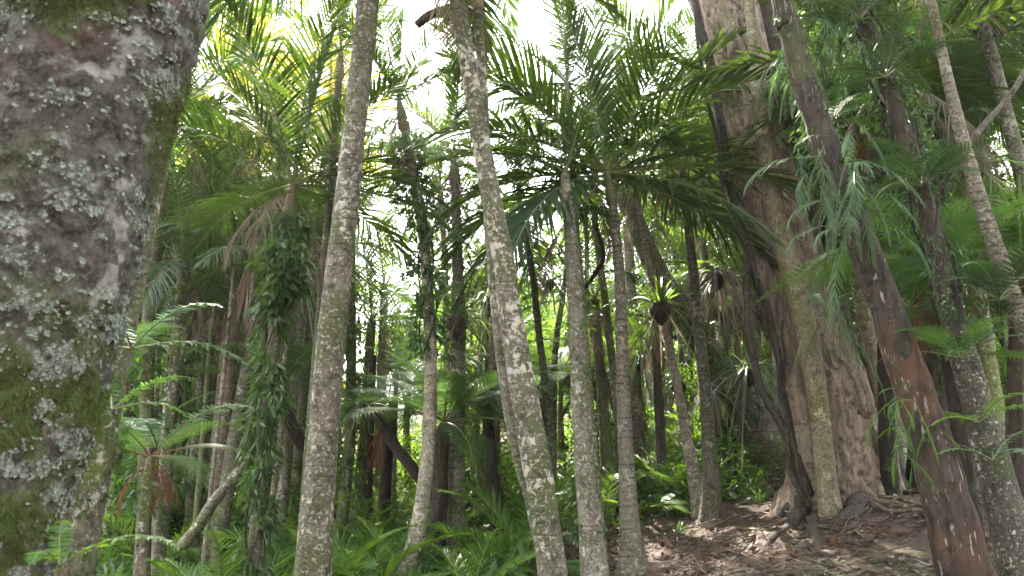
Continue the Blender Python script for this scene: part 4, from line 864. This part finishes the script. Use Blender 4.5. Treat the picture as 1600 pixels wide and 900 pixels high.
vine('mass of drooping climbing leaves on the palm left of the thick spotted palm', [(395, 895), (408, 720), (424, 560), (440, 420)], 7.6, 4300, .10, .22, 'vine_leaf', 1, .28, 1.5)
vine('dark climbing leaves high under the leaf-wrapped palm crown', [(432, 480), (440, 420), (452, 340)], 7.5, 2200, .12, .36, 'vine_leaf', 2)
vine('climbing leaves on the slim green-mossed palm', [(225, 800), (232, 520)], 9.2, 900, .10, .25, 'vine_leaf', 3)
vine('leafy climber on the curved-foot trunk', [(668, 560), (668, 450), (655, 320), (636, 215)], 8.6, 2600, .09, .30, 'vine_leaf', 4)
vine('sparse climber on the fluted trunk', [(713, 800), (716, 520), (711, 300)], 9.6, 1300, .08, .26, 'vine_leaf', 5)
vine('sparse green climber on the mottled central trunk', [(925, 850), (905, 560), (890, 380)], 7.6, 650, .06, .2, 'vine_leaf', 6)
vine('sparse climber low on the joined pair of trunks', [(855, 840), (834, 700), (816, 600)], 5.4, 380, .04, .17, 'vine_leaf', 7)
vine('leafy climber on the dark slanting trunk', [(250, 780), (292, 530), (318, 410)], 10.4, 1800, .10, .32, 'vine_leaf', 8)
vine('leafy climber on the skirted brown trunk', [(1462, 620), (1440, 400), (1400, 180)], 7.3, 2400, .08, .30, 'vine_leaf', 9)
vine('leafy climber behind the rusty leaning trunk', [(1400, 600), (1380, 400), (1340, 180), (1310, 20)], 9.8, 3600, .10, .40, 'vine_leaf', 10)
vine('climbing leaves on the moss-grown trunk behind the thick palm', [(540, 780), (549, 560), (548, 430)], 10.5, 1200, .09, .26, 'vine_leaf', 12)
vine('climber on the dark mossy trunk behind the huge lichen trunk', [(112, 900), (150, 700), (190, 520)], 3.9, 700, .05, .16, 'vine_leaf', 13)
vine('climber with small leaves on the big grey leaning trunk', [(1238, 760), (1160, 630), (1070, 490)], 12.1, 2200, .08, .38, 'vine_leaf', 14)

vine('leafy climber on the upper dark part of the white-patched trunk', [(1492, 510), (1445, 320), (1410, 200), (1370, 90), (1340, 0)], 5.15, 3400, .055, .26, 'vine_leaf', 21, .3, 1.4)
vine('feathery leaves on the upper rusty trunk', [(1325, 320), (1288, 220), (1255, 120), (1228, 20)], 5.05, 1500, .05, .20, 'vine_leaf', 22, .25, 1.6)
for px, py, Y, n, sc, lab, mk in [(1385, 120, 5.0, 12, .62, 'dark lacy fern high on the white-patched trunk', 'fern_dark'), (1440, 290, 5.0, 13, .62, 'lacy fern midway up the white-patched trunk', 'fern_dark'), (1345, 30, 5.0, 10, .6, 'lacy fern at the top of the white-patched trunk', 'fern_dark'),
                                 (1300, 190, 5.6, 10, .55, 'lacy fern behind the upper rusty trunk', 'fern_dark'), (1480, 430, 5.4, 12, .6, 'lacy fern below the ringed right-edge palm', 'fern'), (1560, 470, 5.2, 12, .8, 'lacy fern at the right edge by the ringed palm', 'fern_dark'),
                                 (1500, 560, 5.0, 10, .6, 'lacy fern sprouting low on the white-patched trunk', 'fern'), (1420, 480, 6.0, 12, .7, 'lacy fern between the rusty and white-patched trunks', 'fern')]:
    fern_at('lacy', px, py, Y, n, sc, lab, 'fern', (M[mk], M['rachis']), False, 9, 'lacy_fern', group='ferns growing on trunks')

lib(('fallen', 0), lambda: pinnate(1.6, 30, .42, .018, 4, 10, 14, .06, -6, .2, 501, 62, 30, 30, .012, .15), (M['dead_grey'], M['dead']))
lib(('fallen', 1), lambda: pinnate(1.3, 24, .36, .018, 6, 14, -20, .08, -8, .2, 502, 55, 22, 50, .012, .3), (M['dead'], M['dead']))
for k, (px, Y, a, sc, lab) in enumerate([(1105, 7.4, 100, .6, 'grey fallen frond lying nearest on the dirt slope'), (1180, 9.4, 170, .7, 'fallen frond left of the ribbed tree roots'), (1030, 9.2, 20, .6, 'fallen frond right of the straight pale palm foot'),
                                        (1420, 6.9, 200, .7, 'fallen frond between the ribbed tree roots and the rusty trunk'), (1290, 6.6, 140, .5, 'small brown fallen frond at the bottom edge of the dirt slope'), (1560, 10.5, 160, .9, 'fallen frond high on the dirt bank at right'),
                                        (1150, 11.5, 30, .8, 'fallen frond on the lit dirt behind the grey-green palm'), (905, 7.6, 60, .6, 'fallen frond left of the straight pale palm foot'), (1450, 9.5, 30, .8, 'fallen frond behind the rusty leaning trunk foot')]):
    p = ground_at(px, Y); e = .3; n_ = Vector((-(tz(p[0] + e, Y) - tz(p[0] - e, Y)) / (2 * e), -(tz(p[0], Y + e) - tz(p[0], Y - e)) / (2 * e), 1)).normalized()
    ob = link('fallen_frond', libdata(('fallen', k % 2)), loc=None); ob.matrix_local = Matrix.Translation(Vector(p) + Vector((0, 0, .05))) @ zalign(n_) @ Matrix.Rotation(R(a), 4, 'Z') @ Matrix.Scale(sc, 4); tag(ob, lab, 'fallen frond', 'fallen fronds on the dirt')
# ------------------------------------------------------------------ the forest behind: every tree its own thing
SKY_GAPS = [(600, 280, 80, 160), (620, 350, 100, 75), (770, 70, 120, 120), (680, 60, 130, 80), (430, 70, 150, 130), (420, 190, 70, 60), (340, 60, 90, 130), (560, 210, 50, 80), (760, 240, 60, 110), (880, 330, 80, 50), (1130, 90, 40, 50), (960, 40, 60, 40), (945, 160, 150, 120), (830, 170, 60, 100)]
def hits_gap(px, py, rpx, rpy=None):
    rpy = rpy or rpx
    return any(((px - a) / (b1 + rpx * .75)) ** 2 + ((py - b) / (b2 + rpy * .75)) ** 2 < 1 for a, b, b1, b2 in SKY_GAPS)
CR = {}
for v in range(6): CR[v] = crown_mesh(13, 400 + v, dead=4)
PM = [(M['palm_leaf'], M['rachis'], M['dead']), (M['palm_leaf'], M['rachis'], M['dead']), (M['palm_leaf_sunlit'], M['rachis'], M['dead']), (M['palm_leaf_young'], M['rachis'], M['dead_grey'])]
CD = {}
def crown_data(v, k):
    if (v, k) not in CD: CD[(v, k)] = CR[v].data('crown', PM[k])
    return CD[(v, k)]
rg = np.random.default_rng(2024)
def bg_palm(px, Y, h, k=0, s=1.0, lean=None):
    p = ground_at(px, Y); lean = rg.normal(0, .07, 2) if lean is None else lean
    W = np.array([[0, 0, -.3, .15], [0, 0, 0, .14], [lean[0] * h * .4, lean[1] * h * .4, h * .5, .10], [lean[0] * h, lean[1] * h, h, .08]]); W[:, 3] *= s * rg.uniform(.8, 1.2)
    S = spline(W, 26); mb = MB(); tube(mb, S[:, :3], S[:, 3], 10, palm_disp(int(px), .02, .08, .3))
    root = link('palm_tree', None, loc=p); tag(root, 'x', 'palm tree')
    link('trunk', mb.data('trunk', M[['palm_bark', 'palm_bark_dark', 'palm_bark_light', 'palm_bark_light', 'moss_bark'][int(rg.integers(0, 5))]], True), root)
    link('crown', crown_data(int(rg.integers(0, 6)), k), root, mat=Matrix.Translation(Vector(S[-1, :3])) @ Matrix.Rotation(rg.uniform(0, 6.28), 4, 'Z') @ Matrix.Scale(s, 4))
    bgname(root, ('far palm' if Y > 20 else 'slender background palm'), px, Y, 'palms in the background'); return root
cnt = 0; tries = 0
while cnt < 46 and tries < 3000:
    tries += 1
    Y = 12.5 + 30 * rg.random() ** 1.5; px = rg.uniform(-500, 2100); h = rg.uniform(2.0, 7.5) if Y < 22 else rg.uniform(2.5, 8)
    g = ground_at(px, Y); cx, cyy, f = proj(g + [0, 0, h + .5]); rp = 2.0 / f * FPX
    if hits_gap(cx, cyy, rp): continue
    if 150 < px < 1300 and cyy < -80: continue
    k = 2 if (abs(cx - 450) < 130 and rg.random() < .5) else int(rg.choice([0, 0, 3])); bg_palm(px, Y, h, k, rg.uniform(.8, 1.15)); cnt += 1
for px, Y, py, k, s in [(395, 12.0, 165, 2, 1.0), (455, 13, 190, 2, 1.0), (500, 13.5, 225, 2, 1.0), (1000, 13.5, 100, 3, .9), (560, 13, 500, 0, .9), (590, 16, 450, 3, 1.0), (300, 14, 190, 0, 1.0),
                        (760, 13, 560, 0, .9), (1420, 11, 70, 0, 1.1), (1320, 12, 120, 0, 1.15), (1500, 12, 20, 0, 1.2), (1230, 13, 200, 0, 1.1), (1180, 15, 330, 3, 1.0), (1560, 10, 60, 3, 1.0), 
                        (1380, 14, 330, 0, 1.1), (245, 12, 420, 0, 1.0), (430, 13, 330, 0, 1.1)]:
    g = ground_at(px, Y); top = at(px, py, Y)[0]; bg_palm(px, Y, top[2] - g[2], k, s, lean=rg.normal(0, .02, 2))
# one near palm whose crown is over the top edge, fronds hanging into view
palm('slim palm hidden behind the thick spotted palm, fronds hanging from above', [(497, 905, 24), (510, 600, 22), (540, 300, 20), (560, 60, 18), (570, -90, 17)], 6.6, 'palm_bark_dark', dict(scale=1.05, dead=0, azs=[(175, 22, 1), (195, 8, 1), (155, 10, 1), (210, -8, 1), (185, -14, 1), (165, -18, .95), (225, 15, 1), (140, -5, 1), (90, 84, 1), (60, 60, 1)]), .1, seed=141)
palm('palm above the top edge dropping fronds beside the joined pair', [(770, 700, 12), (765, 400, 11), (758, 100, 10), (750, -60, 10)], 12.5, 'palm_bark', dict(n=14, scale=.95, e_lo=-20, e_hi=70, dead=2), .1, seed=142)

# many slim stems receding between the nearer trunks
n_ = 0; tries = 0
while n_ < 88 and tries < 2500:
    tries += 1; Y = rg.uniform(9.5, 22); px = rg.uniform(215, 1240) if n_ < 78 else rg.uniform(1240, 1600)
    if 1130 < px < 1420 and Y < 12 or 990 < px < 1130 and Y < 14: continue
    py = rg.uniform(60, 470); sc = rg.uniform(.55, .8); rp = 1.3 * sc / Y * FPX
    if hits_gap(px, py, rp): continue
    g = ground_at(px, Y); top = at(px, py, Y)[0]
    if top[2] - g[2] < 1.5: continue
    bg_palm(px, Y, top[2] - g[2], int(rg.choice([0, 0, 3])), sc, lean=rg.normal(0, .05, 2)); n_ += 1
BD = {}
def blob_data(kind, v, mk):
    if (kind, v, mk) not in BD: BD[(kind, v, mk)] = LIB[(kind, v)][0].data('crown', [M[mk], M['dark_bark']])
    return BD[(kind, v, mk)]
def broadtree(px, Y, h, s, mk='broad', kind='blob', nb=4, flat=.8, label=None, kindname='leafy tree'):
    p = ground_at(px, Y); root = link('broadleaf_tree', None, loc=p); tag(root, label or 'x', 'tree')
    mb = MB(); top = np.array([rg.normal(0, .1) * h, rg.normal(0, .1) * h, h]); S = spline(np.array([[0, 0, -.3], [0, 0, 0], top * .5 + [rg.normal(0, .15), 0, 0], top]), 16)
    tube(mb, S, np.linspace(.05 + .02 * h, .03, 16), 8, palm_disp(int(px), 0, .15, .3)); tr = None
    cm = MB()
    for i in range(nb):
        e = top + rg.normal(size=3) * [s * .9, s * .9, s * .5]; tube(mb, spline(np.array([S[9], (S[12] + e) / 2, e]), 8), np.linspace(.04, .012, 8), 5, cap=False)
        cm.merge(LIB[(kind, int(rg.integers(0, 4)))][0], Matrix.Translation(Vector(e)) @ Matrix.Rotation(rg.uniform(0, 6.28), 4, 'Z') @ Matrix.Diagonal((s, s, s * flat, 1)))
    link('trunk', mb.data('trunk', M[['palm_bark', 'dark_bark', 'palm_bark_dark'][int(rg.integers(0, 3))]], True), root); link('crown', cm.data('crown', [M[mk], M['dark_bark']]), root)
    if label is None: bgname(root, kindname, px, Y, 'leafy trees in the background')
def shrub(px, Y, s, mk='broad', kind='blobfine', up=.5):
    p = ground_at(px, Y); root = link('leafy_shrub', None, loc=p + [0, 0, up * s]); tag(root, 'x', 'shrub')
    link('foliage', blob_data(kind, int(rg.integers(0, 4)), mk), root, mat=Matrix.Rotation(rg.uniform(0, 6.28), 4, 'Z') @ Matrix.Diagonal((s, s, s * rg.uniform(.8, 1.3), 1)))
    bgname(root, 'sunlit leafy shrub' if mk == 'broad_sunlit' else 'leafy shrub', px, Y, 'shrubs of the understorey')
# understorey wall 13 to 22 m off
for i in range(64):
    px = rg.uniform(-150, 1750); Y = rg.uniform(12.5, 21)
    shrub(px, Y, rg.uniform(.8, 1.5), 'broad_sunlit' if rg.random() < .65 else 'broad', 'blobfine', rg.uniform(.3, 1.1))
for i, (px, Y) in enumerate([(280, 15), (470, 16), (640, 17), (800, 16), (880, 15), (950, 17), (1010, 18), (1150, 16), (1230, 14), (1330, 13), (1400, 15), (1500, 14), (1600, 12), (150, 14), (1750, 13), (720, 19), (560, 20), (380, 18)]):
    broadtree(px, Y, rg.uniform(2.2, 3.6), rg.uniform(.8, 1.1), 'broad_sunlit' if i % 2 else 'broad', 'blobfine', 4, kindname='bushy understorey tree')
# taller broadleaf canopy, mostly to the right and beyond the frame
for px, Y, h, s, mk in [(1180, 18, 7, 1.5, 'broad'), (1290, 13, 6.5, 1.1, 'broad'), (1400, 16, 7.5, 1.6, 'broad'), (1520, 13, 7, 1.4, 'broad'), (1650, 15, 8, 1.8, 'broad'), (1350, 20, 9, 2.0, 'broad_sunlit'), (1500, 20, 9, 2.0, 'broad_sunlit'), (1650, 11, 6, 1.4, 'broad'), (1800, 14, 8, 2, 'broad'),
                        (1080, 24, 6, 1.5, 'broad_sunlit'), (120, 14, 7, 1.6, 'broad'), (0, 16, 8, 2, 'broad'), (-150, 14, 8, 2, 'broad'), (730, 26, 4, 1.6, 'broad_sunlit'), (820, 30, 4.5, 2, 'broad_sunlit')]:
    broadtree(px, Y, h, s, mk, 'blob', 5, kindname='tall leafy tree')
# unseen trees added behind the camera to cut fill light from the sky
for px, yb, h, s in [(-9, -5, 6, 2.2), (-4, -8, 7, 2.5), (1, -6, 7.5, 2.2), (5, -8, 7, 2.4), (9, -4, 6.5, 2.2), (-12, -1, 6, 2.2), (12, 1, 6.5, 2.2), (0, -13, 9, 3.0), (-9, -13, 9, 3), (9, -13, 9, 3)]:
    n0 = len(BG); broadtree(800, 10, h, s, 'broad', 'blob', 6, label='x'); ob = [o for o in bpy.data.objects if o.name.startswith('broadleaf_tree') and o.get('label') == 'x' and o.parent is None and o['category'] == 'tree' and o not in [b[0] for b in BG]][-1]
    ob.location = (px, yb, tz(px, yb)); ob['label'] = f'added unseen leafy tree behind the photographer, {["first", "second", "third", "fourth", "fifth", "sixth", "seventh", "eighth", "ninth", "tenth"][len([1 for o in bpy.data.objects if "behind the photographer" in str(o.get("label", ""))])]} of the row'; ob['group'] = 'unseen trees added behind the photographer to cut fill light'
for px, Y, h in [(170, 24, 2.6), (235, 27, 3.2), (290, 25, 2.8), (350, 29, 3.4), (60, 25, 3), (-60, 26, 3), (410, 27, 2.6)]:
    broadtree(px, Y, h, 1.7, 'broad_sunlit', 'blob', 5, kindname='far bushy tree')
# the far wood
rr = 0; tries = 0
while rr < 46 and tries < 900:
    tries += 1
    px = rg.uniform(-900, 2500); Y = rg.uniform(26, 60); s = rg.uniform(1.8, 3.0); h = rg.uniform(2.5, 6)
    g = ground_at(px, Y); cx, cyy, f = proj(g + [0, 0, h]); rp = s * 1.6 / f * FPX
    if hits_gap(cx, cyy, rp) : continue
    broadtree(px, Y, h, s, 'broad_sunlit' if rg.random() < .5 else 'broad', 'blob', 4, kindname='far leafy tree'); rr += 1

# undergrowth nobody could count
def undergrowth(name, n, seed, mk, size, xr, yr, hmax, cut):
    r = np.random.default_rng(seed); Y = yr[0] + (yr[1] - yr[0]) * r.random(n) ** 1.2; px = r.uniform(*xr, n); x = (px - 800) / FPX * Y * 1.02
    dens = fbm(np.stack([x, Y, 0 * x], -1), .9, 3, seed); bare = sstep(x, -.1, .3) * (1 - sstep(Y, 10.2, 11.5)) + sstep(x, 3.2, 4.2) * (1 - sstep(Y, 15, 18))
    keep = (dens > cut) & (r.random(n) > bare); x, Y, dens = x[keep], Y[keep], dens[keep]; n = len(x)
    z = terrain(x, Y) + r.random(n) ** 1.5 * hmax * (dens - cut + .08) * 4
    mb = MB(); leaves(mb, np.stack([x, Y, z], -1), size, r, -.3, .3); tag(link(name, mb.data(name, M[mk])), kind='stuff')
undergrowth('undergrowth', 60000, 5, 'fern', .12, (-100, 1700), (6.5, 22), .55, .36)
undergrowth('grass', 26000, 6, 'strap', .20, (200, 1300), (7.0, 14), .25, .42)
undergrowth('ground_cover', 30000, 8, 'broad_sunlit', .08, (0, 1500), (11.5, 24), .8, .42)

# ------------------------------------------------------------------ labels for the repeats, each told apart by what it stands by
LM = sorted([(p, t) for p, t in HERO if t])
ORD = ['first', 'second', 'third', 'fourth', 'fifth', 'sixth', 'seventh', 'eighth', 'ninth', 'tenth', 'eleventh', 'twelfth', 'thirteenth', 'fourteenth', 'fifteenth', 'sixteenth', 'seventeenth', 'eighteenth', 'nineteenth', 'twentieth']
bk = {}
for ob, kind, px, Y, group in BG:
    cx = proj(np.array(ob.location) + [0, 0, .5])[0]
    if cx < -60: lm = 'hidden left of the huge lichen trunk'
    elif cx > 1660: lm = 'right of the white-patched trunk'
    else: lm = 'behind ' + min(LM, key=lambda t: abs(t[0] - cx))[1]
    bk.setdefault((kind, lm), []).append((cx, ob, group))
for (kind, lm), L in bk.items():
    L.sort(key=lambda t: t[0])
    for i, (cx, ob, group) in enumerate(L):
        ob['label'] = f'{kind} standing {lm}' if len(L) == 1 else f'{ORD[min(i, 19)]} {kind} from left among those {lm}'
        ob['group'] = group

# ------------------------------------------------------------------ thin haze volume added to stand in for slight lens veiling
hm = bpy.data.materials.new('haze'); hm.use_nodes = True; nt = hm.node_tree; nt.nodes.clear()
out = nt.nodes.new('ShaderNodeOutputMaterial'); pv = nt.nodes.new('ShaderNodeVolumePrincipled')
pv.inputs['Color'].default_value = (.90, .95, 1.0, 1); pv.inputs['Density'].default_value = .0006; pv.inputs['Anisotropy'].default_value = .55
nt.links.new(pv.outputs[0], out.inputs['Volume'])
hb = MB(); x0, x1, y0, y1, z0, z1 = -402, 412, -402, 520, -6, 24
V = np.array([[x, y, z] for x in (x0, x1) for y in (y0, y1) for z in (z0, z1)]); hb.add(V, np.array([[0, 1, 3, 2], [4, 6, 7, 5], [0, 4, 5, 1], [2, 3, 7, 6], [0, 2, 6, 4], [1, 5, 7, 3]]))
tag(link('haze', hb.data('haze', hm)), kind='stuff')
